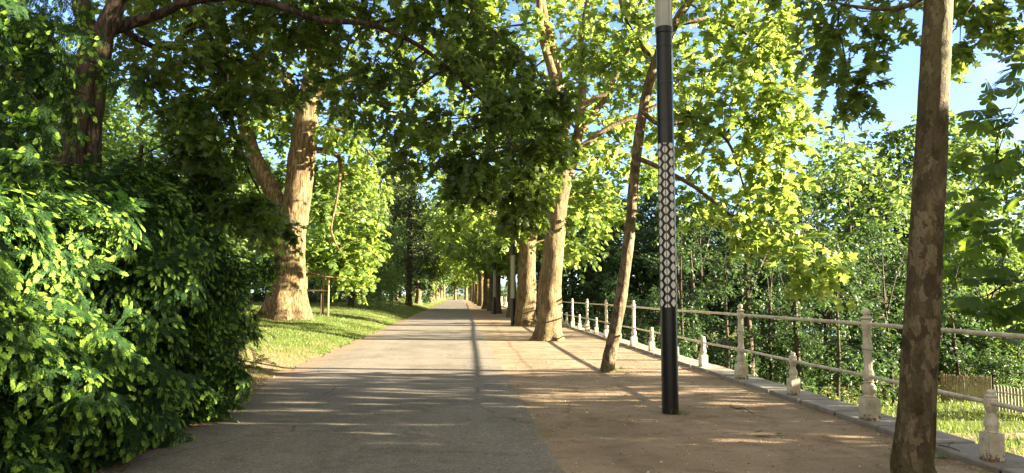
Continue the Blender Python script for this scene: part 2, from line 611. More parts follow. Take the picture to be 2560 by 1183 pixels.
def tube(pts, rad, seg=10, res=4, rough=0.0, flare=0.0, lobes=5, seed=0):
    """tapered tube with quad faces; rough = relative lumpiness; flare = root flare on the first ring"""
    p, r = catmull(pts, rad, res)
    n = len(p)
    tan = np.gradient(p, axis=0)
    tan /= np.linalg.norm(tan, axis=1)[:, None] + 1e-9
    u = np.cross(tan[0], [0.3, 1, 0.1])
    u /= np.linalg.norm(u)
    V = []
    a = np.linspace(0, 2 * math.pi, seg, endpoint=False)
    g = np.random.default_rng(seed + 5)
    ph = g.uniform(0, 6.28, 12)
    ln = 0.0
    for i in range(n):
        u = u - tan[i] * np.dot(u, tan[i])
        u /= np.linalg.norm(u)
        v = np.cross(tan[i], u)
        if i:
            ln += np.linalg.norm(p[i] - p[i - 1])
        rr = np.full(seg, r[i])
        if rough:
            s = ln / max(r.max(), .02)
            rr = rr * (1 + rough * (.5 * np.sin(2 * a + ph[0] + .8 * s) + .45 * np.sin(3 * a + ph[1] - .9 * s) + .35 * np.sin(5 * a + ph[2] + 1.7 * s)
                                    + .3 * np.sin(7 * a + ph[3] - 2.6 * s) + .25 * np.sin(1.3 * s + ph[4]) + .22 * np.sin(11 * a + ph[5] + 4.1 * s)) + rough * .25 * g.normal(0, 1, seg))
        if flare:
            h = ln / (r[0] * 1.6)
            rr = rr * (1 + flare * math.exp(-h * 2.2) * (1 + .45 * np.sin(lobes * a + ph[6]) + .25 * np.sin((lobes + 3) * a + ph[7])))
        V.append(p[i] + np.outer(np.cos(a) * rr, u) + np.outer(np.sin(a) * rr, v))
    V = np.vstack(V)
    i, j = np.meshgrid(np.arange(n - 1), np.arange(seg), indexing='ij')
    k = (j + 1) % seg
    Q = np.stack([i * seg + j, i * seg + k, (i + 1) * seg + k, (i + 1) * seg + j], -1).reshape(-1, 4)
    return V, Q


class Wood:
    """a tree's trunk and limbs; remembers its centre lines so that twigs can start on them"""

    def __init__(s):
        s.V, s.Q, s.n, s.line = [], [], 0, []

    def add(s, pts, rad, seg=10, res=4, keep=True, **kw):
        V, Q = tube(pts, rad, seg, res, **kw)
        s.V.append(V)
        s.Q.append(Q + s.n)
        s.n += len(V)
        if keep:
            p, r = catmull(pts, rad, 4)
            s.line += [(q, x) for q, x in zip(p, r)]

    def reach(s, clumps, frac=1.0, rmax=.09, sag=.12, seed=3, zmin=-99, seg=6):
        g = np.random.default_rng(seed)
        L = np.array([q for q, _ in s.line])
        Rr = np.array([x for _, x in s.line])
        for c in clumps:
            if g.uniform() > frac:
                continue
            c = np.array(c[:3])
            d = np.linalg.norm(L - c, axis=1) + np.where(L[:, 2] > c[2] + .6, 1.5, 0) + np.where(L[:, 2] < zmin, 9, 0)
            k = int(np.argmin(d))
            a = L[k]
            ln = np.linalg.norm(c - a)
            if ln < .15:
                continue
            r0 = min(Rr[k] * .6, .012 + .014 * ln, rmax)
            m1 = a + (c - a) * .35 + g.normal(0, .07 * ln, 3) + [0, 0, sag * ln]
            m2 = a + (c - a) * .7 + g.normal(0, .06 * ln, 3) + [0, 0, sag * ln * .7]
            s.add([a, m1, m2, c], [r0, r0 * .75, r0 * .5, r0 * .25], seg, 3, True)

    def build(s, name, mat, parent, base):
        return build(name, np.vstack(s.V), np.vstack(s.Q), mat, parent, base, smooth=True)


# ------------------------------------------------------------------ leaves


def fan(outline, centre, droop=.15, fold=.2):
    o = np.array(outline, float)
    v = np.vstack([[centre], o])
    z = -fold * np.abs(v[:, 0]) - droop * v[:, 1] ** 2
    V = np.column_stack([v, z])
    n = len(o)
    T = np.array([[0, 1 + i, 1 + (i + 1) % n] for i in range(n)])
    return V, T


def mirror(h):
    return h + [(-x, y) for x, y in h[::-1] if abs(x) > 1e-6]


LOBED = fan(mirror([(0, .0), (.30, -.06), (.50, .10), (.30, .26), (.58, .56), (.24, .56), (.17, .72), (0, 1.0)]), (0, .32))
LOBED = (LOBED[0][:], LOBED[1])
MID = fan(mirror([(0, 0), (.42, .12), (.28, .36), (.46, .62), (0, 1.0)]), (0, .38))
OVAL = fan([(0, 0), (.3, .3), (.26, .65), (0, 1.0), (-.26, .65), (-.3, .3)], (0, .45))
KITE = (np.array([(0, 0, 0), (.38, .42, -.08), (0, 1, -.12), (-.38, .42, -.08)]), np.array([[0, 1, 2], [0, 2, 3]]))
NEEDLE = (np.array([(0, 0, 0), (.09, .35, .01), (.085, .85, -.05), (0, 1, -.08), (-.085, .85, -.05), (-.09, .35, .01)]), np.array([[0, 1, 5], [1, 2, 4], [1, 4, 5], [2, 3, 4]]))


def unit(a):
    return a / (np.linalg.norm(a, axis=-1, keepdims=True) + 1e-9)


def scatter(tmpl, pos, dirv, nrm, size):
    """template: base at origin, +Y along dirv, +Z along nrm"""
    V, T = tmpl
    y = unit(dirv)
    z = unit(nrm - y * (nrm * y).sum(1, keepdims=True))
    x = np.cross(y, z)
    size = np.broadcast_to(np.asarray(size, float), (len(pos),))[:, None, None]
    out = pos[:, None, :] + size * (V[None, :, 0:1] * x[:, None] + V[None, :, 1:2] * y[:, None] + V[None, :, 2:3] * z[:, None])
    n = len(V)
    TT = T[None] + (np.arange(len(pos)) * n)[:, None, None]
    return out.reshape(-1, 3), TT.reshape(-1, 3), np.repeat(np.arange(len(pos)), len(T))


class Leaves:
    def __init__(s):
        s.V, s.T, s.var, s.n = [], [], [], 0

    def add(s, V, T, var):
        s.V.append(V)
        s.T.append(T + s.n)
        s.var.append(var)
        s.n += len(V)

    def build(s, name, mat, parent, base):
        return build(name, np.vstack(s.V), np.vstack(s.T), mat, parent, base, var=np.concatenate(s.var))


def sprigs(clumps, tmpl, size, per=10, length=.6, droop=.35, seed=1, flat=.55, shell=2.2, down=.25, twig=None):
    """clumps: rows (x,y,z,rx,ry,rz,n). Leaves sit in two ranks along short twigs that fill every clump."""
    g = np.random.default_rng(seed)
    C = np.array(clumps, float)
    n = C[:, 6].astype(int)
    idx = np.repeat(np.arange(len(C)), n)
    N = len(idx)
    u = unit(g.normal(0, 1, (N, 3)))
    rad = g.uniform(0, 1, N) ** (1 / shell)
    org = C[idx, :3] + u * rad[:, None] * C[idx, 3:6]
    d = unit(u * [1, 1, .6] * .8 + g.normal(0, .45, (N, 3)) + [0, 0, -droop])
    side = unit(np.cross(d, [0, 0, 1.0]) + g.normal(0, .15, (N, 3)))
    L = length * g.uniform(.6, 1.25, N)
    k = np.tile(np.arange(per), N)
    s = np.repeat(np.arange(N), per)
    t = (k + g.uniform(.2, .8, N * per)) / per
    sg = np.where(k % 2 == 0, 1.0, -1.0)
    bend = np.array([0, 0, -1.0]) * (droop * .45 * (t ** 2) * L[s])[:, None]
    pos = org[s] + d[s] * (t * L[s])[:, None] + bend + g.normal(0, .03, (N * per, 3)) * length
    dv = d[s] * .55 + side[s] * (sg * g.uniform(.5, 1.2, N * per))[:, None] + g.normal(0, .28, (N * per, 3)) + [0, 0, -down]
    nv = np.array([0, 0, 1.0]) + g.normal(0, flat, (N * per, 3))
    sz = size * g.uniform(.62, 1.2, N * per)
    V, T, li = scatter(tmpl, pos, dv, nv, sz)
    vc = g.uniform(-.22, .22, len(C))
    vs = g.normal(0, .12, N)
    vl = np.clip(.5 + vc[idx][s] + vs[s] + g.normal(0, .16, N * per), 0, 1)
    if twig is not None:
        twig.append((org, d, L, droop))
    return V, T, vl[li]


def twig_mesh(tw, r=.004):
    org, d, L, droop = tw
    m1 = org + d * (L * .5)[:, None] + np.array([0, 0, -1]) * (droop * .11 * L)[:, None]
    e = org + d * L[:, None] + np.array([0, 0, -1]) * (droop * .45 * L)[:, None]
    x = unit(np.cross(d, [.2, .1, 1]))
    y = unit(np.cross(d, x))
    n = len(org)
    V = []
    for c, rr in ((org, r), (m1, r * .8), (e, r * .35)):
        for a in (0, 2.094, 4.189):
            V.append(c + (x * math.cos(a) + y * math.sin(a)) * rr)
    V = np.stack(V, 1).reshape(-1, 3)
    Q = []
    for lv in (0, 3):
        for i in range(3):
            j = (i + 1) % 3
            Q.append((lv + i, lv + j, lv + 3 + j, lv + 3 + i))
    Q = np.array(Q)[None] + (np.arange(n) * 9)[:, None, None]
    return V, Q.reshape(-1, 4)


# ------------------------------------------------------------------ ground
CXY = [-40, 0, 6, 9, 13, 26, 40, 100, 300, 3000]
CXX = [4.25, 4.35, 4.53, 4.68, 4.77, 4.95, 5.15, 5.5, 6.2, 30]


def cx(y):
    return np.interp(y, CXY, CXX)


LOW = -2.6


def ground_z(x, y):
    d = np.maximum(0, -3.5 - np.asarray(x, float))
    A = np.interp(y, [0, 25, 70, 200], [.35, .60, 1.05, 1.05])
    z = A * (1 - np.exp(-d / 2.5)) - .012
    und = .05 * np.sin(x * .9 + 1) * np.sin(y * .45) + .03 * np.sin(x * 2.1 + y * 1.3)
    z = z + np.where(d > 0, und * np.minimum(1, d / 2), 0)
    off = np.asarray(x) - cx(y)
    low = LOW + np.interp(off, [0, 5, 25, 36, 46, 5000], [0.25, 0, -.2, -.4, -2.6, -2.6]) + .05 * np.sin(x * .7 + y * .5)
    return np.where(off > .4, low, z)


def lowz(x, y):
    return float(ground_z(x, y))


ys = np.concatenate([np.arange(-30, 60, 1.0), np.arange(60, 160, 4.0), np.array([160, 190, 240, 320, 500, 900, 1800, 4000])])
offl = np.array([-4000, -1500, -600, -250, -120, -70, -50, -40, -32, -27, -23, -20, -18, -16, -14.5, -13.5, -12.5, -11.7, -11, -10.4, -9.9, -9.4, -9.0, -8.7, -8.4, -8.0, -6, -3, -1, .3, .39, .41, .9, 2, 4, 7, 11, 16, 22, 29, 36, 41, 46, 60, 100, 250, 700, 1800, 4000])
Yg, Og = np.meshgrid(ys, offl, indexing='ij')
Xg = Og + cx(Yg)
Zg = ground_z(Xg, Yg)
V = np.stack([Xg, Yg, Zg], -1).reshape(-1, 3)
nc = len(offl)
i, j = np.meshgrid(np.arange(len(ys) - 1), np.arange(nc - 1), indexing='ij')
Q = np.stack([i * nc + j, i * nc + j + 1, (i + 1) * nc + j + 1, (i + 1) * nc + j], -1).reshape(-1, 4)
tag(build('ground', V, Q, M['lawn'], smooth=True), kind='structure')


def strip(name, fl, fr, mat, y0, y1, step, z, nx=8):
    yy = np.arange(y0, y1 + step, step)
    V, Q = [], []
    for y in yy:
        a, b = fl(y), fr(y)
        for k in range(nx + 1):
            V.append((a + (b - a) * k / nx, y, z))
    n = nx + 1
    for i in range(len(yy) - 1):
        for k in range(nx):
            Q.append((i * n + k, i * n + k + 1, (i + 1) * n + k + 1, (i + 1) * n + k))
    return tag(build(name, V, Q, mat, smooth=True), kind='structure')


def wob(y, s):
    return .06 * math.sin(y * 1.7 + s) + .05 * math.sin(y * 4.1 + 2 * s) + .03 * math.sin(y * 9.7 + s)


strip('gravel_path', lambda y: .7, lambda y: float(cx(y)) + .02, M['gravel'], -12, 260, .5, -.002)
strip('asphalt_path', lambda y: -3.42 + wob(y, 1), lambda y: .88 + .2 * wob(y, 4), M['asphalt'], -12, 260, .25, .004)

# garden path and river on the low side
gp = MB()
q = [G(2300, 1086, LOW + .03), G(2760, 1072, LOW + .03), G(2760, 1096, LOW + .03), G(2300, 1102, LOW + .03)]
q = [(p[0], p[1], lowz(p[0], p[1]) + .04) for p in q]
gp.add(q, [(3, 2, 1, 0)])
tag(gp.build('garden_path', M['gravel']), kind='structure')
rv = MB()
rv.add([(45, -300, -4.3), (240, -300, -4.3), (240, 1500, -4.3), (45, 1500, -4.3)], [(0, 1, 2, 3)])
tag(rv.build('river', M['water']), kind='structure')

# ------------------------------------------------------------------ retaining wall with coping
wall = empty('retaining_wall', (float(cx(6)), 6, 0), 'long low retaining wall capped with grey stone slabs under the cream railing', 'wall')
Vw, Qw = [], []
yy = np.arange(-10, 200, 2.0)
for y in yy:
    c = float(cx(y))
    Vw += [(c + .07, y, -.1), (c + .44, y, -.1), (c + .47, y, LOW - .3), (c + .03, y, LOW - .3)]
for i in range(len(yy) - 1):
    for a, b in ((0, 1), (1, 2), (2, 3), (3, 0)):
        Qw.append((i * 4 + a, i * 4 + b, (i + 1) * 4 + b, (i + 1) * 4 + a))
build('wall_body', Vw, Qw, M['stone'], wall, wall.location)
cp = MB()
y = -9.0
g = np.random.default_rng(5)
while y < 190:
    ln = 1.0 + g.uniform(-.06, .06)
    a, b = y + .026 + g.uniform(0, .012), y + ln - .03
    ca, cb = float(cx(a)), float(cx(b))
    dz = g.uniform(-.007, .007)
    e = .012
    lo, hi = -.10, .055 + dz
    dx = g.uniform(-.01, .01)
    v = []
    for z, ins in ((lo, 0), (hi - e, 0), (hi, e)):
        v += [(ca + dx + ins, a + ins, z), (ca + .52 + dx - ins, a + ins, z), (cb + .52 + dx - ins, b - ins, z), (cb + dx + ins, b - ins, z)]
    f = []
    for l in (0, 4):
        for k in range(4):
            f.append((l + k, l + (k + 1) % 4, l + 4 + (k + 1) % 4, l + 4 + k))
    f += [(8, 9, 10, 11), (3, 2, 1, 0)]
    cp.add(v, f)
    y += ln
cp.build('coping', M['stone'], wall, wall.location)
jv, jq = [], []
for y in yy:
    c = float(cx(y))
    jv += [(c + .03, y, .018), (c + .49, y, .018), (c + .49, y, -.09), (c + .03, y, -.09)]
for i in range(len(yy) - 1):
    for a, b in ((0, 1), (1, 2), (2, 3), (3, 0)):
        jq.append((i * 4 + a, (i + 1) * 4 + a, (i + 1) * 4 + b, i * 4 + b))
build('joint_bed', jv, jq, M['soil'], wall, wall.location)

# ------------------------------------------------------------------ railing


def post_mesh(tall):
    m = MB()
    a = R(4)
    if tall:
        hw = .084
        m.box((-hw, -hw, .052), (hw, hw, .30), a, (0, 0, 0))
        m.box((-hw + .012, -hw + .012, .30), (hw - .012, hw - .012, .315), a, (0, 0, 0))
        m.lathe([(.058, .314), (.068, .325), (.06, .338), (.055, .345), (.074, .372), (.082, .405), (.076, .44), (.056, .468), (.05, .478), (.06, .487), (.06, .496), (.046, .503)], 24)
        m.lathe([(.044, .500), (.060, .525), (.060, .60), (.047, .635), (.0465, .82), (.060, .85), (.060, .90), (.0465, .93), (.045, 1.10), (.058, 1.125), (.058, 1.20), (.05, 1.215)], 8, rot=R(22.5))
        m.lathe([(.05, 1.214), (.066, 1.222), (.069, 1.234), (.052, 1.245), (.030, 1.255), (.028, 1.262), (.038, 1.275), (.044, 1.297), (.042, 1.318), (.03, 1.336), (.012, 1.346), (.001, 1.348)], 20)
    else:
        hw = .068
        m.box((-hw, -hw, .052), (hw, hw, .295), a, (0, 0, 0))
        m.lathe([(.048, .294), (.056, .302), (.05, .312), (.052, .33), (.060, .36), (.060, .385), (.048, .42), (.038, .45), (.036, .47), (.046, .485), (.046, .497)], 20)
        m.lathe([(.046, .496), (.054, .505), (.054, .59), (.046, .60)], 8, rot=R(22.5))
        m.lathe([(.04, .599), (.052, .607), (.052, .617), (.036, .625), (.034, .638), (.042, .645), (.040, .655), (.026, .666), (.001, .672)], 18)
    return m


def px_at(y):
    return float(cx(y)) + .125


rail_root = empty('railing', (px_at(8.34), 8.34, 0), 'cream painted iron railing with ball-topped posts and short balusters on the stone coping', 'railing')
rb = np.array(rail_root.location)
tallo = shorto = None
for k in range(-2, 32):
    y = 8.34 + 4.2 * k
    yb = y - 2.1
    if tallo is None:
        tallo = post_mesh(True).build('post', M['cream'], rail_root, (0, 0, 0), True)
        shorto = post_mesh(False).build('baluster', M['cream'], rail_root, (0, 0, 0), True)
        a, b = tallo, shorto
    else:
        a, b = tallo.copy(), shorto.copy()
        COL.objects.link(a)
        COL.objects.link(b)
        a.parent = b.parent = rail_root
    a.rotation_euler = (g.normal(0, .007), g.normal(0, .007), g.normal(0, .05))
    b.rotation_euler = (g.normal(0, .01), g.normal(0, .01), g.normal(0, .06))
    a.location = Vector((px_at(y), y, 0)) - Vector(rb)
    b.location = Vector((px_at(yb), yb, 0)) - Vector(rb)
yr = np.arange(8.34 - 8.4, 8.34 + 4.2 * 31 + .1, 4.2)
for z, r, nm, mt in ((1.162, .0225, 'top_rail', 'cream'), (.552, .021, 'lower_rail', 'cream')):
    V, Q = tube([(px_at(y) + g.normal(0, .004), y, z + g.normal(0, .005) - (.006 if k % 2 else 0)) for k, y in enumerate(np.arange(yr[0], yr[-1] + .1, 2.1))], [r] * len(np.arange(yr[0], yr[-1] + .1, 2.1)), 12, 1)
    build(nm, V, Q, M[mt], rail_root, rb, smooth=True)
wp = []
for k, y in enumerate(yr):
    wp.append((px_at(y) - .062, y, .872))
    wp.append((px_at(y + 2.1) - .062, y + 2.1, .858))
V, Q = tube(wp, [.0038] * len(wp), 6, 1)
build('wire', V, Q, M['wire'], rail_root, rb, smooth=True)

# ------------------------------------------------------------------ lamp posts
LB = G(1676, 1033)


def make_lamp():
    root = empty('lamp_post', LB, 'tall black round lamp post with a pale lattice band, standing near on the gravel strip', 'lamp post', 'lamp posts along the path')
    r = .104
    m = MB()
    m.lathe([(r + .003, -.05), (r + .003, 4.985), (r - .004, 4.99)], 40)
    m.build('pole', M['black'], root, smooth=True)
    for z in (3.80, 4.28, 4.78):
        c = MB()
        c.lathe([(r + .003, z - .014), (r + .0065, z - .011), (r + .0065, z + .011), (r + .003, z + .014)], 40)
        c.build('collar', M['black'], root, smooth=True)
    c = MB()
    c.lathe([(r + .003, 4.955), (r + .012, 4.965), (r + .012, 5.035), (r + .002, 5.045)], 40)
    c.build('head_collar', M['black'], root, smooth=True)
    # lattice band: eight staggered columns of rounded pale openings
    lt = MB()
    ncol, pitch, z0, z1 = 8, .1135, 1.345, 3.475
    rr = r + .0045
    a0 = R(-90 - 19 - 4)
    for cidx in range(ncol):
        ac = a0 + cidx * 2 * math.pi / ncol
        z = z0 - pitch + (pitch / 2 if cidx % 2 else 0)
        while z < z1 + pitch:
            halves = ((-1, -.13), (.13, 1)) if cidx % 4 == 0 else ((-1, 1),)
            for h0, h1 in halves:
                top, bot = [], []
                nn = 9
                for i in range(nn):
                    u = h0 + (h1 - h0) * i / (nn - 1)
                    hh = max(0.0, 1 - abs(u) ** 1.3) ** (1 / 1.3) * .051
                    top.append((u, hh))
                    bot.append((u, -hh))
                vv, ff = [], []
                for i in range(nn):
                    an = ac + top[i][0] * R(20.0)
                    for q in (bot[i], top[i]):
                        zz = min(max(z + q[1], z0), z1)
                        vv.append((rr * math.cos(an), rr * math.sin(an), zz))
                for i in range(nn - 1):
                    a_, b_, c_, d_ = vv[2 * i], vv[2 * i + 2], vv[2 * i + 3], vv[2 * i + 1]
                    if max(c_[2] - b_[2], d_[2] - a_[2]) > .003:
                        ff.append((2 * i, 2 * i + 2, 2 * i + 3, 2 * i + 1))
                if ff:
                    lt.add(vv, ff)
            z += pitch
    lt.build('lattice_band', M['white_dot'], root)
    # hatch on the sunny side
    hp = MB()
    vv, ff = [], []
    for i in range(8):
        an = R(-52 + i * 9)
        for z in (4.40, 4.72):
            vv.append(((r + .0085) * math.cos(an), (r + .0085) * math.sin(an), z))
    for i in range(7):
        ff.append((2 * i, 2 * i + 2, 2 * i + 3, 2 * i + 1))
    hp.add(vv, ff)
    hp.build('hatch', M['lamp_panel'], root, smooth=True)
    hd = MB()
    hd.lathe([(r - .004, 5.04), (r - .004, 6.35)], 40)
    hd.build('lamp_head', M['lamp_grey'], root, smooth=True)
    fr = MB()
    for an in (-58, 2, 62, 122, 182, 242):
        t = R(an)
        fr.box((-.012, -.010, 5.04), (.012, .010, 6.35), t, ((r) * math.cos(t), r * math.sin(t), 0))
    fr.lathe([(r + .012, 6.35), (r + .012, 6.42), (r - .02, 6.44)], 40)
    fr.build('head_frame', M['lamp_grey'], root, smooth=True)
    return root


lamp = make_lamp()
lamp_lab = ['black lattice-banded lamp post half hidden behind the second big plane trunk', 'black lamp post just left of the row of trunks, third from the camera',
            'small far black lamp post beyond the third one along the trunk row', 'tiny farthest lamp post deep in the trunk row']
for (x, y), lb in zip(((2.62, 36.2), (2.72, 57.5), (2.75, 82), (2.75, 107)), lamp_lab):
    dup(lamp, (x, y, 0), 0, 1, lb)

# ------------------------------------------------------------------ trees beside the path


def PP(lst, y=None):
    return [P(*q) if len(q) == 3 else P(q[0], q[1], y) for q in lst]


def clump_px(lst, y=None, n=12, flat=.8):
    out = []
    for q in lst:
        if y is None:
            px, py, yy, r = q[:4]
            k = q[4] if len(q) > 4 else n
        else:
            px, py, r = q[:3]
            yy = y
            k = q[3] if len(q) > 3 else n
        c = P(px, py, yy)
        out.append((*c, r, r, r * flat, k))
    return out


# --- first big plane on the right
b = G(1370, 851)
Y1 = b[1]
t1 = empty('plane_tree', b, 'nearest thick pale plane trunk on the right, base close to the stone coping', 'tree', 'plane trees along the path')
wd = Wood()
wd.add([b - [0, 0, .15]] + PP([(1372, 800), (1374, 740), (1380, 660), (1388, 580), (1393, 520), (1400, 470), (1406, 440)], Y1), [.40, .40, .385, .36, .34, .34, .36, .30], 36, 6, rough=.055, flare=.62, lobes=6, seed=2)
wd.add(PP([(1402, 460), (1408, 400), (1404, 320), (1398, 230), (1382, 130), (1360, 40), (1345, -80), (1330, -200)], Y1), [.27, .24, .22, .20, .17, .14, .11, .08], 20, 5, rough=.05, seed=3)
wd.add(PP([(1398, 250), (1378, 170), (1355, 90), (1348, 10), (1350, -100)], Y1 - .3), [.17, .15, .13, .11, .08], 14, 4, rough=.05, seed=4)
wd.add(PP([(1412, 450), (1432, 390), (1448, 320), (1456, 220), (1450, 120), (1470, 0)], Y1 + .4), [.26, .22, .17, .14, .12, .09], 16, 4, rough=.05, seed=5)
wd.add(PP([(1425, 385), (1470, 355), (1520, 320), (1570, 298), (1615, 278), (1680, 240)], Y1 - 1), [.11, .09, .08, .07, .055, .04], 10, 4, rough=.04, seed=6)
wd.add(PP([(1408, 350), (1420, 310), (1450, 275), (1490, 245), (1520, 228), (1560, 150), (1620, 40)], Y1 - .6), [.12, .11, .10, .09, .08, .06, .04], 10, 4, rough=.04, seed=7)
wd.add(PP([(1440, 340), (1470, 300), (1520, 240), (1560, 190)], Y1 + .8), [.16, .13, .10, .07], 10, 4, rough=.04, seed=8)
cl = clump_px([(1290, 40, 1.3), (1240, 130, 1.1), (1310, 160, 1.1), (1380, -40, 1.4), (1450, 60, 1.3), (1470, 170, 1.1), (1540, 90, 1.3), (1600, 180, 1.2), (1560, 270, 1.1),
               (1500, 350, 1.0), (1590, 350, .9), (1640, 270, 1.0), (1660, 80, 1.3), (1560, -60, 1.5), (1450, 440, .8), (1540, 430, .8), (1480, 520, .7), (1560, 520, .6), (1440, 590, .5), (1620, 430, .7), (1300, 290, .9), (1360, 250, .7), (1330, -150, 1.5), (1240, -40, 1.3), (1700, -40, 1.3),
               (1170, 60, 1.2), (1200, -120, 1.4), (1480, -180, 1.6), (1700, 180, 1.0), (1730, 330, .8)], Y1, 34)
g = np.random.default_rng(3)
cl = [(c[0], c[1] + g.uniform(-.6, 3.4), *c[2:]) for c in cl]
wd.reach(cl, 1, .07, seed=4)
wd.build('trunk', M['bark_plane'], t1, b)
lv = Leaves()
lv.add(*sprigs(cl, MID, .23, 9, .75, .35, 21, .6))
lv.build('crown', M['plane_leaf'], t1, b)

# --- second big plane
b = G(1314, 815)
Y2 = b[1]
t2 = empty('plane_tree', b, 'second thick pale plane trunk on the right, left of and behind the nearest one', 'tree', 'plane trees along the path')
wd = Wood()
wd.add([b - [0, 0, .15]] + PP([(1314, 780), (1316, 720), (1318, 660), (1320, 600), (1328, 560), (1340, 520)], Y2), [.48, .48, .46, .43, .41, .38, .34], 32, 6, rough=.06, flare=.35, lobes=5, seed=12)
wd.add(PP([(1332, 545), (1352, 500), (1368, 440), (1378, 360), (1372, 260), (1380, 150)], Y2), [.34, .28, .25, .21, .17, .13], 16, 4, rough=.05, seed=13)
wd.add(PP([(1326, 560), (1310, 500), (1285, 430), (1262, 350), (1250, 260), (1240, 150)], Y2), [.30, .25, .21, .18, .14, .1], 16, 4, rough=.05, seed=14)
wd.add(PP([(1290, 440), (1240, 400), (1180, 380), (1120, 390), (1080, 430)], Y2 - 1), [.13, .11, .09, .07, .04], 10, 4, rough=.04, seed=15)
cl = clump_px([(1240, 350, 1.5), (1180, 300, 1.6), (1120, 360, 1.4), (1080, 430, 1.1), (1150, 450, 1.2), (1220, 460, 1.1), (1290, 300, 1.4), (1250, 220, 1.7), (1150, 180, 1.8), (1330, 150, 1.6), (1420, 250, 1.5), (1410, 380, 1.2), (1440, 500, 1.0),
               (1100, 260, 1.6), (1230, 60, 2), (1060, 340, 1.2), (1200, 540, .9), (1130, 540, .9), (1460, 620, .7), (1260, 560, .7)], Y2, 34)
g = np.random.default_rng(8)
cl = [(c[0], c[1] + g.uniform(-2.5, 3.0), *c[2:]) for c in cl]
wd.reach(cl, 1, .09, seed=5)
wd.build('trunk', M['bark_plane'], t2, b)
lv = Leaves()
lv.add(*sprigs(cl, MID, .27, 9, .85, .35, 22, .6))
lv.build('crown', M['plane_leaf'], t2, b)

# --- thin leaning tree
b = G(1518, 930)
Y3 = b[1]
t3 = empty('plane_tree', b, 'slender dark trunk leaning right beside the black lamp post, with a wide light-green crown', 'tree', 'plane trees along the path')
wd = Wood()
wd.add([b - [0, 0, .1]] + PP([(1522, 900), (1537, 830), (1553, 740), (1567, 640), (1578, 540), (1586, 440), (1597, 345), (1612, 255), (1636, 165), (1668, 95), (1702, 35), (1738, -25), (1790, -120)], Y3),
       [.135, .128, .12, .115, .11, .105, .10, .098, .098, .102, .10, .092, .085, .06], 24, 6, rough=.06, flare=.45, lobes=4, seed=22)
wd.add(PP([(1606, 280), (1650, 312), (1710, 305), (1770, 315), (1820, 355), (1852, 440), (1870, 520)], Y3 - .4), [.05, .045, .04, .035, .03, .022, .012], 8, 4, seed=23)
wd.add(PP([(1592, 395), (1650, 420), (1740, 470), (1830, 540), (1930, 590), (2040, 620), (2110, 655)], Y3 - 1.0), [.05, .045, .038, .03, .025, .018, .008], 8, 4, seed=24)
wd.add(PP([(1640, 160), (1600, 110), (1560, 40), (1540, -60)], Y3 + .3), [.06, .05, .04, .03], 8, 4, seed=25)
wd.add(PP([(1690, 60), (1780, 50), (1860, 80), (1930, 150)], Y3 - .5), [.055, .045, .035, .02], 8, 4, seed=26)
cl = clump_px([(1510, 60, 14.3, .75), (1590, -60, 14.3, 1.0), (1740, 70, 13.8, .8), (1820, -30, 13.6, .95), (1900, 20, 13.4, .75), (1860, 130, 13.5, .75), (1940, 140, 13.2, .6), (1760, 200, 13.5, .65), (1900, 250, 13.3, .7), (1960, 240, 13.1, .5), (1820, 310, 13.3, .65), (1940, 350, 13.1, .5),
               (1880, 400, 13.2, .55), (1760, 390, 13.6, .4), (1860, 490, 13.1, .5), (1960, 470, 13.0, .38), (1930, 570, 12.9, .42), (1830, 560, 13.1, .35), (2010, 620, 12.7, .3), (2090, 640, 12.5, .26), (2040, 690, 12.6, .16), (1750, 480, 13.6, .3), (1540, 160, 14.8, .6), (1480, 130, 15, .5), (1980, 590, 12.8, .3), (1720, 300, 13.9, .5), (1700, -80, 13.8, .9), (1960, 60, 13, .5)], None, 20)
cl = [(*c[:6], c[6] if c[2] > 4.2 else 10) for c in cl]
cl += [(c[0] + .6, c[1] + 1.2, c[2] + .3, c[3], c[4], c[5], 9) for c in cl[:16]]
tw = []
wd.reach(cl, 1, .03, seed=6)
wd.build('trunk', M['bark_lean'], t3, b)
lv = Leaves()
lv.add(*sprigs(cl, LOBED, .168, 10, .5, .4, 23, .6, twig=tw))
lv.build('crown', M['plane_leaf'], t3, b)
V, Q = twig_mesh(tw[0], .005)
tag(build('twigs', V, Q, M['bark_dark'], t3, b), kind='stuff')

# --- near plane trunk on the right
b4 = np.array([XA(2281, 5.75), 5.75, 0])
t4 = empty('plane_tree', b4, 'close-up mottled grey-brown trunk at the right edge of the photo, in front of the railing', 'tree', 'plane trees along the path')
wd = Wood()
wd.add([b4 - [0, 0, .1]] + PP([(2281, 1170), (2286, 1100), (2293, 1000), (2302, 850), (2310, 700), (2318, 550), (2326, 400), (2334, 240), (2342, 80), (2350, -60), (2365, -300), (2372, -520)], 5.75),
       [.158, .152, .146, .14, .135, .130, .126, .122, .117, .112, .106, .095, .07], 40, 8, rough=.022, flare=.30, lobes=4, seed=31)
wd.add(PP([(2348, -60), (2290, 5, 5.9), (2220, 22, 6.2), (2150, 18, 6.5), (2095, 8, 6.8), (2050, -15, 7.1)], 5.75), [.034, .026, .021, .016, .012, .008], 8, 5, seed=32)
wd.add(PP([(2105, 8, 6.75), (2095, 60, 6.8), (2110, 130, 6.8), (2120, 190, 6.85), (2140, 235, 6.9)]), [.012, .010, .008, .006, .003], 6, 4, seed=33)
wd.add(PP([(2355, -120), (2420, -60, 6.0), (2500, -30, 6.3), (2600, -20, 6.8)], 5.75), [.04, .03, .02, .012], 8, 4, seed=34)
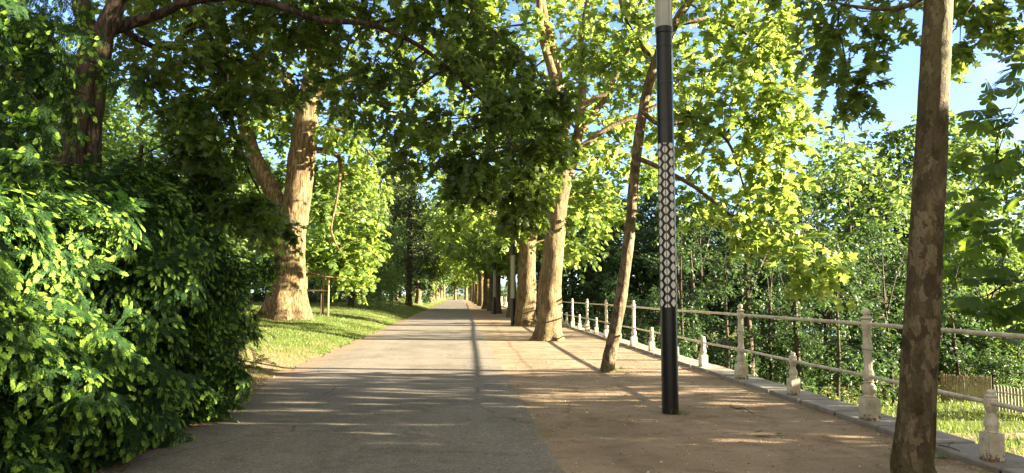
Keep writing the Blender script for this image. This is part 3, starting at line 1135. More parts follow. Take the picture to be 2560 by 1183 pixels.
cl = clump_px([(2010, 25, 7.1, .20), (2075, 50, 6.9, .2), (2140, 40, 6.8, .2), (2200, 50, 6.7, .18), (2050, 115, 7, .16), (2120, 130, 6.8, .2), (2190, 160, 6.7, .16), (2100, 195, 6.9, .17), (2160, 220, 6.9, .13), (2115, 250, 6.9, .09), (2250, 10, 6.5, .18), (2040, -40, 7, .25), (2140, -50, 6.8, .25),
               (2410, 40, 6.4, .14), (2470, 20, 6.4, .18), (2540, 10, 6.5, .18), (2500, 80, 6.5, .12), (2400, 110, 6.3, .09), (2450, -60, 6.3, .28), (2550, -60, 6.5, .28), (1960, -30, 7.3, .25)], None, 9)
tw = []
wd.reach(cl, 1, .012, seed=7, seg=5)
hi = [(b4[0] + .2 + 1.6 * math.cos(a), 5.75 + 1.6 * math.sin(a), 6.2 + .7 * math.sin(3 * a), .9, .9, .7, 26) for a in np.arange(0, 6.28, .7)]
wd.reach(hi, 1, .05, seed=8)
wd.build('trunk', M['bark_young'], t4, b4)
lv = Leaves()
lv.add(*sprigs(cl, LOBED, .108, 7, .26, .5, 24, .55, twig=tw))
lv.add(*sprigs(hi, LOBED, .17, 8, .4, .4, 25, .6))
lv.build('crown', M['plane_leaf'], t4, b4)
V, Q = twig_mesh(tw[0], .003)
tag(build('twigs', V, Q, M['bark_dark'], t4, b4), kind='stuff')

# --- old two-limbed plane on the left lawn
YB = 31.0
bb = np.array([XA(714, YB), YB, 0])
bb[2] = float(ground_z(bb[0], YB))
t5 = empty('plane_tree', bb, 'huge old forked plane on the left lawn, swollen ridged base lit orange', 'tree')
wd = Wood()
wd.add([bb - [0, 0, .25]] + PP([(716, 760), (720, 700), (724, 640), (728, 590), (734, 550), (740, 510)], YB), [.78, .78, .66, .62, .60, .58, .54], 48, 7, rough=.05, flare=.62, lobes=7, seed=42)
wd.add(PP([(736, 560), (744, 490), (752, 420), (760, 350), (766, 290), (774, 235), (790, 150), (800, 50), (806, -60), (800, -180)], YB), [.54, .56, .55, .53, .50, .44, .36, .30, .24, .18], 32, 5, rough=.055, seed=43)
wd.add(PP([(722, 590), (704, 530), (682, 480), (656, 432), (634, 385), (616, 325), (598, 255), (575, 170), (550, 60)], YB + .3), [.40, .38, .35, .33, .31, .28, .23, .18, .12], 24, 5, rough=.06, seed=44)
wd.add(PP([(762, 290), (742, 262), (722, 215), (690, 175), (640, 165), (590, 150)], YB - .2), [.30, .25, .20, .15, .12, .07], 14, 4, rough=.05, seed=45)
wd.add(PP([(770, 378), (805, 376), (838, 386), (850, 402), (849, 450), (842, 500), (832, 545), (828, 575), (838, 605), (848, 625)], YB + .5), [.17, .14, .12, .10, .065, .05, .045, .04, .03, .02], 10, 4, rough=.04, seed=47)
wd.add(PP([(785, 335), (820, 320), (860, 330), (900, 360), (940, 400)], YB - .7), [.13, .09, .06, .045, .03], 10, 4, rough=.04, seed=48)
wd.add(PP([(795, 240), (830, 215), (880, 200), (940, 210)], YB), [.2, .15, .1, .06], 10, 4, rough=.04, seed=49)
cl = clump_px([(790, 590, 30, .9), (850, 620, 29.8, .9), (830, 640, 29.6, .7), (880, 650, 29.8, .8), (885, 690, 29.5, .45), (910, 600, 30, .8), (790, 620, 29.8, .4), (895, 540, 30.3, .9), (860, 470, 30.5, 1.0), (920, 430, 31, 1.2), (890, 350, 31.5, 1.3), (850, 270, 32, 1.4), (940, 260, 32, 1.5), (700, 90, 32.5, 1.8), (610, 180, 33, 1.7), (540, 300, 33, 1.7),
               (500, 430, 33.5, 1.6), (600, 420, 33.5, 1.0), (690, 250, 33, 1.0), (900, 130, 31, 1.8), (780, 0, 32, 1.9), (640, 10, 32, 1.9), (680, 430, 33.5, .7), (640, 560, 33.5, .8), (560, 540, 33.5, 1.2), (1000, 180, 32, 1.6), (980, 330, 31.5, 1.1), (850, 330, 29.8, .7), (880, 400, 29.8, .7), (680, 300, 31, .8), (640, 250, 31, .9), (720, 330, 33, .6), (520, 120, 33, 1.9), (800, 430, 33, .7), (815, 510, 32.5, .6)], None, 34)
cl = [(c[0] * (1.09 if c[1] < 31.6 and c[2] < 7.5 else 1), c[1] + (3.0 if c[1] < 31.6 and c[2] < 7.5 else 0), *c[2:]) for c in cl]
wd.reach(cl, 1, .08, seed=9)
wd.build('trunk', M['bark_old'], t5, bb)
lv = Leaves()
lv.add(*sprigs(cl, MID, .24, 9, .75, .4, 26, .6))
lv.build('crown', M['plane_leaf'], t5, bb)

# --- shady maple whose boughs roof the path
YM = 10.0
bm = np.array([XA(190, YM), YM, 0])
bm[2] = float(ground_z(bm[0], YM))
t6 = empty('maple_tree', bm, 'maple with furrowed dark trunk rising behind the yew, dark shaded boughs roofing the path', 'tree')
wd = Wood()
wd.add([bm - [0, 0, .1]] + PP([(191, 800), (194, 600), (197, 420), (206, 300), (222, 200), (238, 130), (250, 90)], YM), [.31, .30, .29, .27, .24, .22, .20, .17], 30, 6, rough=.035, flare=.3, seed=52)
wd.add(PP([(236, 150), (222, 90), (208, 30), (190, -60), (180, -200)], YM + .1), [.16, .14, .12, .1, .06], 14, 4, rough=.04, seed=53)
wd.add(PP([(246, 120), (264, 70), (284, 25), (312, -30), (350, -140)], YM), [.15, .13, .12, .1, .07], 14, 4, rough=.04, seed=54)
wd.add(PP([(262, 82), (330, 58), (400, 35), (460, 8), (560, -6), (680, 10), (800, 50), (920, 60), (1040, 110), (1140, 190), (1230, 280), (1290, 380)], YM + .3), [.085, .075, .068, .06, .055, .05, .045, .04, .034, .028, .022, .014], 10, 5, rough=.04, seed=55)
wd.add(PP([(300, 70), (350, 100), (400, 122), (440, 112), (475, 75), (520, 60)], YM + .6), [.05, .045, .04, .033, .025, .015], 8, 4, rough=.04, seed=56)
wd.add(PP([(460, 8), (520, 80), (560, 180), (580, 300), (620, 420), (670, 520)], YM + .8), [.045, .04, .034, .028, .02, .012], 8, 4, seed=57)
wd.add(PP([(185, 345), (120, 352), (50, 360), (-60, 385)], YM + .2), [.09, .07, .06, .05], 10, 4, rough=.05, seed=58)
wd.add(PP([(920, 60), (1060, 40), (1200, 60), (1320, 150), (1390, 260)], YM + 1.2), [.035, .03, .025, .02, .012], 8, 4, seed=59)
g = np.random.default_rng(77)
lst = []
for px, py, rr in [(350, 0, .5), (450, -40, .6), (550, 40, .5), (650, 0, .55), (750, 40, .5), (850, 0, .5), (940, 40, .45), (1040, 0, .5), (1130, 30, .45), (1210, -30, .5), (1180, 90, .35), (390, 160, .4), (480, 130, .45), (580, 140, .45), (670, 130, .4), (780, 130, .42), (870, 140, .45), (960, 180, .42), (1050, 160, .42),
                   (1140, 150, .42), (1230, 110, .36), (1310, 180, .36), (420, 260, .35), (510, 250, .38), (610, 220, .36), (700, 220, .3), (900, 260, .4), (980, 300, .38), (1050, 350, .34), (1140, 310, .4), (1180, 410, .32), (1250, 250, .38), (1330, 280, .34), (1390, 230, .26), (1280, 380, .38), (1360, 350, .32), (1410, 370, .2), (1310, 460, .34), (1290, 530, .22), (1230, 440, .26),
                   (1000, 400, .24), (1040, 270, .36), (550, 360, .26), (560, 440, .22), (640, 500, .14), (700, 570, .15), (580, 510, .22), (520, 400, .26), (470, 340, .3), (650, 545, .16), (1350, 430, .24), (1330, 520, .16), (1160, 470, .18), (820, 220, .34), (750, 60, .4), (300, 60, .4), (330, 180, .3)]:
    yy = 11.5 + g.uniform(-1.6, 1.6)
    lst.append((px, py, yy, rr * yy / 10.5, int((17 + 46 * rr) * (1.8 if px > 1150 and py > 230 else 1.2 if px < 800 else .6 if 860 < px < 1120 and py > 240 else 1))))
cl = clump_px(lst)
up = [(bm[0] + 2.0 + g.uniform(-3, 4), YM + g.uniform(-3, 3.5), 6.6 + g.uniform(0, 2.2), .9, .9, .6, 34) for _ in range(34)]
wd.reach(cl, 1, .025, seed=10, seg=5)
wd.reach(up, 1, .06, seed=11)
wd.build('trunk', M['bark_maple'], t6, bm)
tw = []
lv = Leaves()
lv.add(*sprigs(cl, LOBED, .112, 9, .32, .5, 27, .7, twig=tw))
lv.add(*sprigs(up, LOBED, .17, 8, .5, .5, 28, .6))
lv.build('crown', M['maple_leaf'], t6, bm)
V, Q = twig_mesh(tw[0], .0035)
tag(build('twigs', V, Q, M['bark_dark'], t6, bm), kind='stuff')

# ------------------------------------------------------------------ yews


def yew_template(seed, tips=True):
    g = np.random.default_rng(seed)
    pos, dv, nv, sz, va = [], [], [], [], []

    def shoot(o, ang, ln, tip, step=.028, nl=.082):
        d = np.array([math.sin(ang), math.cos(ang), 0])
        s = np.array([d[1], -d[0], 0])
        k = 0.0
        while k < ln:
            for sg in (1, -1):
                pos.append(o + d * k)
                dv.append(s * sg * 1.0 + d * .38 + [0, 0, g.normal(0, .12)])
                nv.append(np.array([0, 0, 1.0]) + g.normal(0, .25, 3))
                sz.append(nl * g.uniform(.8, 1.15))
                va.append(g.uniform(0, .42))
            k += step
        if tip:
            e = o + d * ln * .9
            L = g.uniform(.10, .165)
            dz = np.array([0, 0, -.30])
            tv = g.uniform(.66, .98) if tips else g.uniform(.3, .5)
            for q in range(9):
                f = q / 8
                for sg in (1, -1):
                    pos.append(e + d * L * f + dz * (L * f * f * .9))
                    dv.append(s * sg * (1 - f ** 3 * .8) + d * (.45 + .5 * f) + dz * .5)
                    nv.append(np.array([0, 0, 1.0]) + d * .35 + g.normal(0, .12, 3))
                    sz.append(.072 * g.uniform(.75, 1.25) * (.8 + .35 * math.sin(3.14 * min(1, f + .15))))
                    va.append(tv + g.normal(0, .03))

    shoot(np.zeros(3), 0, .78, g.uniform() < .8)
    for k, f in enumerate((.12, .26, .38, .5, .62)):
        sg = 1 if k % 2 == 0 else -1
        if g.uniform() < .9:
            shoot(np.array([0, f, 0]), sg * g.uniform(.6, .95), g.uniform(.22, .40), g.uniform() < .85)
    nd = (NEEDLE[0] * [1.5, 1, 1], NEEDLE[1])
    V, T, li = scatter(nd, np.array(pos), np.array(dv), np.array(nv), np.array(sz))
    V[:, 2] -= .42 * V[:, 1] ** 2
    return V, T, np.array(va)[li]


YT = [yew_template(s) for s in (1, 2, 3, 4, 5)]
YD = [yew_template(s, False) for s in (6, 7, 8)]


def yew_leaves(pts, out, size, seed, tipfrac=1.0, lv=None):
    g = np.random.default_rng(seed)
    lv = lv or Leaves()
    N = len(pts)
    d = unit(out * .55 + g.normal(0, .45, (N, 3)) + [0, 0, -.55])
    nv = unit(out * 1.0 + [0, 0, .75] + g.normal(0, .32, (N, 3)))
    sz = size * g.uniform(.7, 1.25, N)
    pick = g.integers(0, 5, N)
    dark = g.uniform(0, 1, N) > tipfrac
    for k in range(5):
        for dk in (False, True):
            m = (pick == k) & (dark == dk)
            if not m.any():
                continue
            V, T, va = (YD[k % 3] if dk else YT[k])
            vv, tt, li = scatter((V, T), pts[m], d[m], nv[m], sz[m])
            var = np.tile(va, m.sum()) + np.repeat(g.normal(0, .05, m.sum()), len(T)) * 1.0
            lv.add(vv, tt, var)
    return lv


def yew_bush(label, y0, y1, x_of, ztop, n, seed, holes, size=.30, back=1.3):
    """leafy mass whose path-side face is X = x_of(y, z); three layers of sprays, the inner ones without bright tips"""
    g = np.random.default_rng(seed)
    base = np.array([x_of((y0 + y1) / 2, .5) - .9, (y0 + y1) / 2, 0.0])
    base[2] = float(ground_z(base[0], base[1]))
    root = empty('yew_bush', base, label, 'yew')
    lv = Leaves()
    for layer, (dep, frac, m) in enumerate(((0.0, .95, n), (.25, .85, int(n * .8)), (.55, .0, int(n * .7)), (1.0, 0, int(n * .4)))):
        y = g.uniform(y0, y1, m)
        zt = np.array([ztop(q) for q in y])
        z = .06 + (zt - .06) * g.uniform(0, 1, m) ** .92
        # billows: lobes of foliage with dark hollows between them
        bil = .20 * np.sin(y * 2.3 + z * 1.1 + seed) * np.sin(z * 2.9 - y * .8 + 2 * seed) + .12 * np.sin(y * 5.1 - z * 3.7) + .07 * np.sin(y * 9 + z * 8)
        x = np.array([x_of(a, b_) for a, b_ in zip(y, z)]) + bil * holes - dep + g.normal(0, .05, m)
        keep = (bil * holes + .13 + g.uniform(0, .25, m) > 0) | (layer > 1)
        p = np.column_stack([x, y, z])[keep]
        out = np.tile([1.0, -.25, .05], (len(p), 1))
        top = (p[:, 2] / np.array([ztop(q) for q in p[:, 1]]))
        out[:, 2] += np.clip((top - .75) * 2.5, 0, .8)
        out[:, 1] += np.clip((p[:, 1] - (y1 - .9)) * 1.3, 0, 1.1)
        yew_leaves(p, unit(out), size, seed * 10 + layer, frac, lv)
    # rounded far end and top skin
    m = int(n * .5)
    a = g.uniform(0, 1, m)
    z = g.uniform(.1, 1, m) * ztop(y1 - .1)
    p = np.column_stack([np.array([x_of(y1, q) for q in z]) - a * back * 1.6, y1 + .25 * np.sin(a * 3.1) + g.normal(0, .1, m), z])
    yew_leaves(p, unit(np.tile([.25, 1.0, .1], (m, 1)) + g.normal(0, .2, (m, 3))), size, seed * 10 + 6, .8, lv)
    y = g.uniform(y0, y1, m)
    a = g.uniform(0, 1, m)
    zt = np.array([ztop(q) for q in y])
    p = np.column_stack([np.array([x_of(q, z_) for q, z_ in zip(y, zt)]) - a * back * 1.4, y, zt + .12 * np.sin(y * 3 + a * 5) + g.normal(0, .1, m)])
    yew_leaves(p, unit(np.tile([.5, -.2, .8], (m, 1)) + g.normal(0, .3, (m, 3))), size, seed * 10 + 7, .85, lv)
    lv.build('foliage', M['yew'], root, base)
    wd = Wood()
    for k in range(6):
        yy = y0 + (y1 - y0) * (k + .5) / 6
        xx = x_of(yy, 1.0) - .9
        wd.add([(base[0] - .2, base[1] + (yy - base[1]) * .3, base[2] - .05), (xx - .2, base[1] + (yy - base[1]) * .7, 1.0), (xx, yy, ztop(yy) * .75)], [.07, .05, .02], 8, 4, seed=seed + k)
    wd.build('stems', M['bark_maple'], root, base)
    return root


def xf1(y, z):
    xb = np.interp(y, [2.5, 6.2, 9.4, 10.5, 11.5, 13.2], [-3.25, -3.2, -3.12, -3.3, -3.55, -4.1])
    return xb - .12 - np.interp(z, [0, .5, 1.2, 2.2, 2.9, 4.4], [0.06, 0, .02, .25, .55, 1.0])


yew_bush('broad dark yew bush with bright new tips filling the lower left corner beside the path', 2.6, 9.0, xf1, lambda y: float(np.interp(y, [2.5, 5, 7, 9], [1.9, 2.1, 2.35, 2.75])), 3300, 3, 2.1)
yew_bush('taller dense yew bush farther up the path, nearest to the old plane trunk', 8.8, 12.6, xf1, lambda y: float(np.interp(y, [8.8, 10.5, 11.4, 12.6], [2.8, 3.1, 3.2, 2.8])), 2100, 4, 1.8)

# tall yew behind: drooping boughs in the upper left corner
byt = np.array([-6.3, 7.6, 0.2])
ty = empty('yew_tree', byt, 'tall yew whose drooping needle boughs hang into the upper left corner', 'yew')
wd = Wood()
wd.add([byt - [0, 0, .2], byt + [.05, 0, 2], byt + [.1, .1, 4], byt + [0, .2, 6.5], byt + [.1, .2, 9]], [.24, .2, .16, .1, .03], 16, 5, rough=.06, flare=.3, seed=71)
lv = Leaves()
g = np.random.default_rng(91)
pts, outs = [], []
pts2, outs2 = [], []
wd2 = Wood()
by2 = np.array([-5.2, 11.3, 0.2])
wd2.add([by2 - [0, 0, .2], by2 + [.1, 0, 1.2], by2 + [.2, .1, 2.4], by2 + [.3, .2, 3.6]], [.14, .11, .08, .03], 10, 4, rough=.06, seed=77)
for (x0, y0, x1, y1, yy, n) in [(-150, -60, 150, 70, 7.2, 46), (-100, 20, 240, 95, 7.0, 46), (-80, 60, 190, 180, 7.2, 46), (-60, 110, 100, 260, 7.0, 44), (40, 130, 335, 185, 7.6, 34), (-50, 180, 225, 240, 7.4, 34), (-80, 250, 100, 330, 7.0, 40), (-60, 300, 80, 400, 6.8, 36),
                               (-40, 350, 60, 470, 6.8, 36), (60, 230, 170, 290, 7.8, 18), (-80, -10, 60, 40, 6.6, 34), (80, -60, 190, 30, 7.2, 26), (-60, 430, 110, 470, 6.8, 30), (330, 400, 520, 330, 10.6, 34), (360, 420, 590, 360, 11.2, 30), (440, 480, 600, 420, 11.6, 30), (560, 700, 690, 650, 12.4, 34), (590, 640, 680, 690, 12.5, 20)]:
    a, b_ = P(x0, y0, yy + .5), P(x1, y1, yy - .2)
    near = yy < 9
    if near:
        wd.add([byt + [0, 0, max(1.2, a[2] - .1)], (a + byt + [0, 0, a[2]]) / 2 * [1, 1, 0] + [0, 0, a[2] + .1], a, (a + b_) / 2 + [0, 0, .06], b_], [.04, .03, .022, .014, .005], 7, 4, False, seed=72)
    else:
        wd2.add([by2 + [.1, .05, min(3.4, max(.6, a[2] - .6))], (a + by2 + [0, 0, a[2]]) / 2 * [1, 1, 0] + [0, 0, a[2]], a, (a + b_) / 2 + [0, 0, .06], b_], [.035, .026, .02, .012, .004], 6, 4, False)
    for _ in range(n):
        t = g.uniform(0, 1) ** .8
        p = a + (b_ - a) * t + g.normal(0, .10, 3)
        (pts if near else pts2).append(p)
        (outs if near else outs2).append(unit(b_ - a) * .7 + g.normal(0, .3, 3) + np.array([.25, -.2, -.25]))
yew_leaves(np.array(pts), unit(np.array(outs)), .27, 92, .85, lv)
ty2 = empty('yew_bush', by2, 'loose yew with upswept needle boughs rising between the maple trunk and the old plane', 'yew')
lv2 = yew_leaves(np.array(pts2), unit(np.array(outs2)), .27, 95, .85)
lv2.build('foliage', M['yew'], ty2, by2)
wd2.build('stems', M['bark_maple'], ty2, by2)
n = 500
a = g.uniform(0, 6.28, n)
z = g.uniform(6.0, 9.0, n)
rr = np.interp(z, [2.6, 5, 9], [1.5, 1.9, .5]) * g.uniform(.6, 1, n)
p = np.column_stack([byt[0] - .4 + rr * np.cos(a), byt[1] + .2 + rr * np.sin(a), z])
yew_leaves(p, unit(np.column_stack([np.cos(a), np.sin(a), -.2 + 0 * a])), .34, 93, .7, lv)
lv.build('foliage', M['yew'], ty, byt)
wd.build('trunk', M['bark_maple'], ty, byt)

# ------------------------------------------------------------------ tree kinds for the distance


def kind_tree(name, label, cat, h, cr, z0, tr, nc, crad, per_clump, leaf, tmpl, mat, bark, seed, group, per=8, length=.8, lean=0.0, top=1.0, droop=.35, forks=4, flat=.6, layered=False, flare=.4):
    g = np.random.default_rng(seed)
    root = empty(name, (0, 0, 0), label, cat, group)
    wd = Wood()
    zc = (z0 + h) / 2
    fork = max(1.2, z0 + (h - z0) * .18)
    wd.add([(0, 0, -.3), (lean * .3, 0, fork * .5), (lean * .6, .05, fork), (lean, 0, zc), (lean * 1.1, .1, h * .92)], [tr, tr * .86, tr * .78, tr * .42, tr * .08], 16, 5, rough=.06, flare=flare, seed=seed)
    for k in range(forks):
        a = k * 6.28 / forks + g.uniform(-.5, .5)
        r1 = cr * g.uniform(.5, .8)
        zz = fork + (h - fork) * g.uniform(.0, .35)
        wd.add([(lean * .6, 0, zz), (r1 * .35 * math.cos(a), r1 * .35 * math.sin(a), zz + (h - zz) * .3), (r1 * math.cos(a), r1 * math.sin(a), zz + (h - zz) * .55)], [tr * .42, tr * .3, tr * .1], 8, 4, rough=.05, seed=seed + k)
    cl = []
    for _ in range(nc):
        u = unit(g.normal(0, 1, 3)) * g.uniform(.25, 1) ** (1 / 2.4)
        zt = (u[2] + 1) / 2
        sh = np.interp(zt, [0, .3, .65, 1], [.8, 1.0, .95 * top + .0, .6 * top])
        c = (lean + u[0] * cr * sh, u[1] * cr * sh, zc + u[2] * (h - z0) / 2 * .95)
        r = crad * g.uniform(.6, 1.25)
        cl.append((*c, r, r, r * (.38 if layered else .75), per_clump))
    wd.reach(cl, .8, .1, seed=seed, seg=5)
    wd.build('trunk', bark, root, (0, 0, 0))
    lv = Leaves()
    lv.add(*sprigs(cl, tmpl, leaf, per, length, droop, seed + 1, flat))
    lv.build('crown', mat, root, (0, 0, 0))
    return root


GP = 'plane trees along the path'
far_label = 'far plane tree among those standing across the very end of the path'
KP = [kind_tree('plane_tree', far_label, 'tree', 15, 6.3, 4.6, .5, 46, 1.5, 22, .36, MID, M['plane_leaf'], M['bark_plane'], s, GP, per=8, length=.95) for s in (101, 102, 103)]
KW = [kind_tree('broadleaf_tree', '', 'tree', 12.5, 4.4, .6, .22, 58, 1.2, 21, .29, KITE, M['wood_leaf'], M['bark_dark'], s, None, per=8, length=.8) for s in (111, 112, 113)]
KD = [kind_tree('broadleaf_tree', '', 'tree', 13, 4.3, .4, .18, 84, 1.3, 18, .28, OVAL, M['dark_leaf'], M['bark_dark'], s, None, per=8, length=.8, layered=True, flat=.35) for s in (121, 122)]
KS = [kind_tree('slender_tree', '', 'tree', 10.5, 1.5, 1.5, .10, 22, .5, 9, .19, OVAL, M['dark_leaf'], M['bark_dark'], s, None, per=7, length=.5, lean=.3, forks=2) for s in (131, 132)]
KB = [kind_tree('shrub', '', 'shrub', 2.7, 1.6, .1, .05, 24, .55, 14, .16, OVAL, M['dark_leaf'], M['bark_dark'], s, None, per=8, length=.4, forks=5) for s in (141, 142)]
for k in (143,):
    KB.append(kind_tree('shrub', '', 'shrub', 2.4, 1.7, .1, .05, 24, .55, 14, .15, OVAL, M['wood_leaf'], M['bark_dark'], k, None, per=8, length=.4, forks=5))

used = {}


def plant(kind, loc, rz, sc, label, group=None):
    if id(kind) not in used:
        used[id(kind)] = 1
        kind.location = tuple(loc)
        kind.rotation_euler = (0, 0, rz)
        kind.scale = (sc, sc, sc)
        kind['label'] = label
        if group:
            kind['group'] = group
        return kind
    return dup(kind, loc, rz, sc, label, group)


g = np.random.default_rng(55)
row = [(3.55, 50, .62, 'thin dark trunk just left of the second big plane, first of the dwindling row'), (3.0, 60, .8, 'dark plane trunk beside the third lamp post in the dwindling row'), (3.2, 70, .9, None), (3.0, 80, .95, None), (3.4, 90, 1, None), (3.0, 101, 1, None), (3.2, 112, 1, None), (3.0, 124, 1, None), (3.3, 137, 1, None), (3.0, 150, 1, None), (3.2, 165, 1, None), (3.0, 182, 1, None), (3.0, 200, 1, None),
       (-4.8, 118, .9, None), (-5.0, 134, 1, None), (-4.8, 150, 1, None), (-5.0, 168, 1, None), (-4.8, 188, 1, None), (-4.6, 210, 1, None), (-1.5, 236, 1, None), (2.0, 240, 1, None), (-8, 232, 1.1, None), (7, 236, 1.1, None), (-14, 225, 1.2, None)]
nr = nl = 0
ordn = ['first', 'second', 'third', 'fourth', 'fifth', 'sixth', 'seventh', 'eighth', 'ninth', 'tenth', 'eleventh', 'twelfth', 'thirteenth']
for i, (x, y, sc, lb) in enumerate(row):
    if x > 2.5 and y < 210:
        nr += 1
        lb = lb or 'plane in the dwindling right-hand row, %s trunk after the two big ones' % ordn[nr - 1]
    elif y < 220:
        nl += 1
        lb = lb or 'far plane edging the path on the lawn side, %s trunk past the conifers' % ordn[nl - 1]
    plant(KP[i % 3], (x, y, lowz(x, y) if x < 0 else 0), g.uniform(0, 6.28), sc * g.uniform(.93, 1.07), lb or far_label, GP)


def at(px, y):
    x = XA(px, y)
    return (x, y, lowz(x, y) - .05)


for i, x in enumerate((-9, -5, -1, 3, 7)):
    plant(KW[i % 3], (x, 250 + (i % 2) * 6, lowz(x, 250) if x < 0 else 0), i * 1.7, 1.0, 'leafy tree closing off the view at the very end of the path', 'trees at the end of the path')
# right side, beyond the wall
RG = 'trees below the wall on the right'
spec = [(KD[0], 1475, 50, 1.0, 'dark layered broadleaf tree right of the nearest plane trunk, behind the railing'),
        (KD[1], 1590, 55, 1.0, 'dark layered tree seen between the leaning trunk and the lamp post'),
        (KD[0], 1430, 66, 1.1, 'dark tree mostly hidden behind the nearest plane trunk'),
        (KD[1], 1720, 48, .85, 'dark tree immediately right of the lamp post, lower than its neighbours'),
        (KD[0], 1660, 62, 1.1, 'tall dark tree behind the lamp post, farther back than its neighbours'), (KD[1], 1530, 74, 1.25, 'tallest dark tree deep behind the leaning trunk'), (KD[0], 1800, 70, 1.0, 'dark tree far back between the lamp post and the ivy trunk'),
        (KD[1], 1960, 58, .95, 'dark tree behind the bare-stemmed slender tree'), (KD[0], 2330, 62, 1.1, 'dark tree far back on the right of the mottled near trunk'),
        (KS[1], 1700, 27, .75, 'thin leafy stem rising right beside the lamp post, below the railing'), (KS[0], 1815, 25, .72, 'thin leafy stem just left of the second nearest tall post'), (KS[1], 1920, 29, .8, 'thin leafy stem between the two ivy-dark trunks'),
        (KS[0], 2085, 24, .7, 'thin leafy stem left of the nearest tall railing post'), (KS[1], 2225, 27, .75, 'thin leafy stem between the nearest tall post and the mottled trunk'), (KS[0], 2390, 30, .8, 'thin leafy stem right of the mottled near trunk'),
        (KS[0], 1765, 36, 1.0, 'thin sparse sapling a little right of the lamp post'),
        (KS[1], 1995, 38, 1.15, 'tall slender bare-stemmed tree against the sky left of the round lush tree'),
        (KS[0], 1935, 44, 1.05, 'slender sparse tree between the ivy-dark trunk and the bare-stemmed tree'),
        (KD[1], 1850, 62, .85, 'dark background tree low behind the third visible tall railing post'),
        (KW[0], 2130, 46, 1.36, 'round lush sunlit tree left of the mottled near trunk, top against the sky'),
        (KW[1], 2265, 52, 1.42, 'lush tree directly behind the mottled near trunk'),
        (KW[2], 2400, 50, 1.45, 'lush tree right of the mottled near trunk, behind the reed screen'),
        (KW[0], 2530, 56, 1.5, 'lush tree behind the picket fence at the right edge'),
        (KD[0], 1905, 50, .9, 'dark tree filling the gap right of the ivy-dark trunk'), (KD[1], 1760, 58, 1.05, 'dark tall tree right of the lamp post, behind the thin stems'), (KW[1], 2040, 66, 1.2, 'pale lush tree farther back, peeping out left of the round lush tree'),
        (KD[0], 2190, 36, .62, 'small dark tree in front of the lush ones, just left of the mottled trunk'),
        (KD[1], 2060, 34, .58, 'small dark layered tree under the round lush tree'),
        (KW[2], 2470, 36, .62, 'small bright tree hanging over the reed screen'),
        (KD[0], 1960, 30, .36, 'low dark tree below the bare-stemmed tree'),
        (KD[1], 1640, 34, .37, 'low dark tree behind the lamp post and railing'),
        (KD[0], 1540, 38, .38, 'low dark tree behind the leaning trunk and the railing')]
for i, (k, px, y, sc, lb) in enumerate(spec):
    plant(k, at(px, y), g.uniform(0, 6.28), sc, lb, RG)

SG = 'shrubs below the railing'
for i, (k, px, y, sc, lb) in enumerate([(0, 1720, 23, 0.76, 'dark shrub below the railing just right of the lamp post'), (1, 1800, 20, 0.64, 'dark shrub at the foot of the second nearest tall railing post'), (2, 1905, 22, 0.68, 'brighter shrub below the railing between the two nearest tall posts, left one'),
                                        (0, 2010, 21, 0.68, 'dark shrub below the railing left of the nearest tall post'), (1, 1870, 30, 1.1, 'larger shrub farther back behind the second nearest tall post'), (1, 2110, 27, 1.0, 'dark shrub behind the nearest tall railing post'), (0, 1650, 27, .9, 'shrub hidden behind the lamp post foot'),
                                        (2, 1600, 31, .9, 'shrub behind the leaning trunk, past the coping'), (2, 2200, 30, .6, 'small bush at the foot of the trellis fence'), (1, 2470, 30, .75, 'bush with dark leaves in front of the reed screen end'), (2, 1500, 40, 1.1, 'bright shrub low behind the far railing posts'), (0, 2350, 34, 1.5, 'dark shrub behind the left half of the reed screen'), (1, 2440, 36, 1.6, 'dark shrub behind the right half of the reed screen'), (2, 2540, 33, 1.4, 'bright shrub behind the picket fence'), (0, 2250, 37, 1.6, 'dark shrub behind the trellis fence'), (1, 2620, 37, 1.8, 'dark shrub behind the far end of the picket fence')]):
    plant(KB[k], at(px, y), g.uniform(0, 6.28), sc, lb, SG)

for i, (x, y) in enumerate(((8.6, 66), (9.2, 78), (8.8, 92), (9.4, 108), (9.0, 126), (9.6, 148), (9.2, 172))):
    plant((KD, KW)[i % 2][i % 2], (x, y, lowz(x, y)), i * 1.9, .52, 'low leafy tree below the wall showing between the dwindling right-hand trunks', 'low trees behind the far trunks')
# ivy-clad dark trunks on the low side
IV = None
for px, y, hh, lb in ((1868, 25, 7.5, 'ivy-wrapped dark trunk standing left of the second nearest tall railing post'), (1990, 27, 6.0, 'ivy-wrapped dark trunk farther right, left of the nearest tall post'), (1735, 29, 6.0, 'ivy-wrapped thin trunk just right of the lamp post')):
    b = np.array(at(px, y))
    if IV is None:
        IV = empty('ivy_tree', (0, 0, 0), lb, 'tree', 'ivy-clad trunks below the wall')
        wd = Wood()
        wd.add([(0, 0, -.2), (.05, 0, 2), (0, .05, 4.5), (.15, 0, 7.5)], [.17, .14, .11, .05], 12, 5, rough=.08, flare=.3, seed=5)
        wd.add([(0, 0, 4), (.8, .2, 5.6), (1.3, .3, 6.6)], [.06, .04, .02], 7, 4)
        wd.build('trunk', M['bark_dark'], IV, (0, 0, 0))
        lv = Leaves()
        cl = [(.05 * math.sin(k), .05 * math.cos(k), .3 + k * .28, .28, .28, .2, 9) for k in range(18)]
        lv.add(*sprigs(cl, KITE, .12, 7, .2, .5, 77, .9))
        cl = [(g.normal(0, 1.0), g.normal(0, 1.0), g.uniform(5, 7.8), .5, .5, .3, 9) for k in range(12)]
        lv.add(*sprigs(cl, OVAL, .18, 7, .5, .4, 78, .5))
        lv.build('ivy', M['dark_leaf'], IV, (0, 0, 0))
        IV.location = tuple(b)
    else:
        dup(IV, b, g.uniform(0, 6), hh / 7.5, lb)

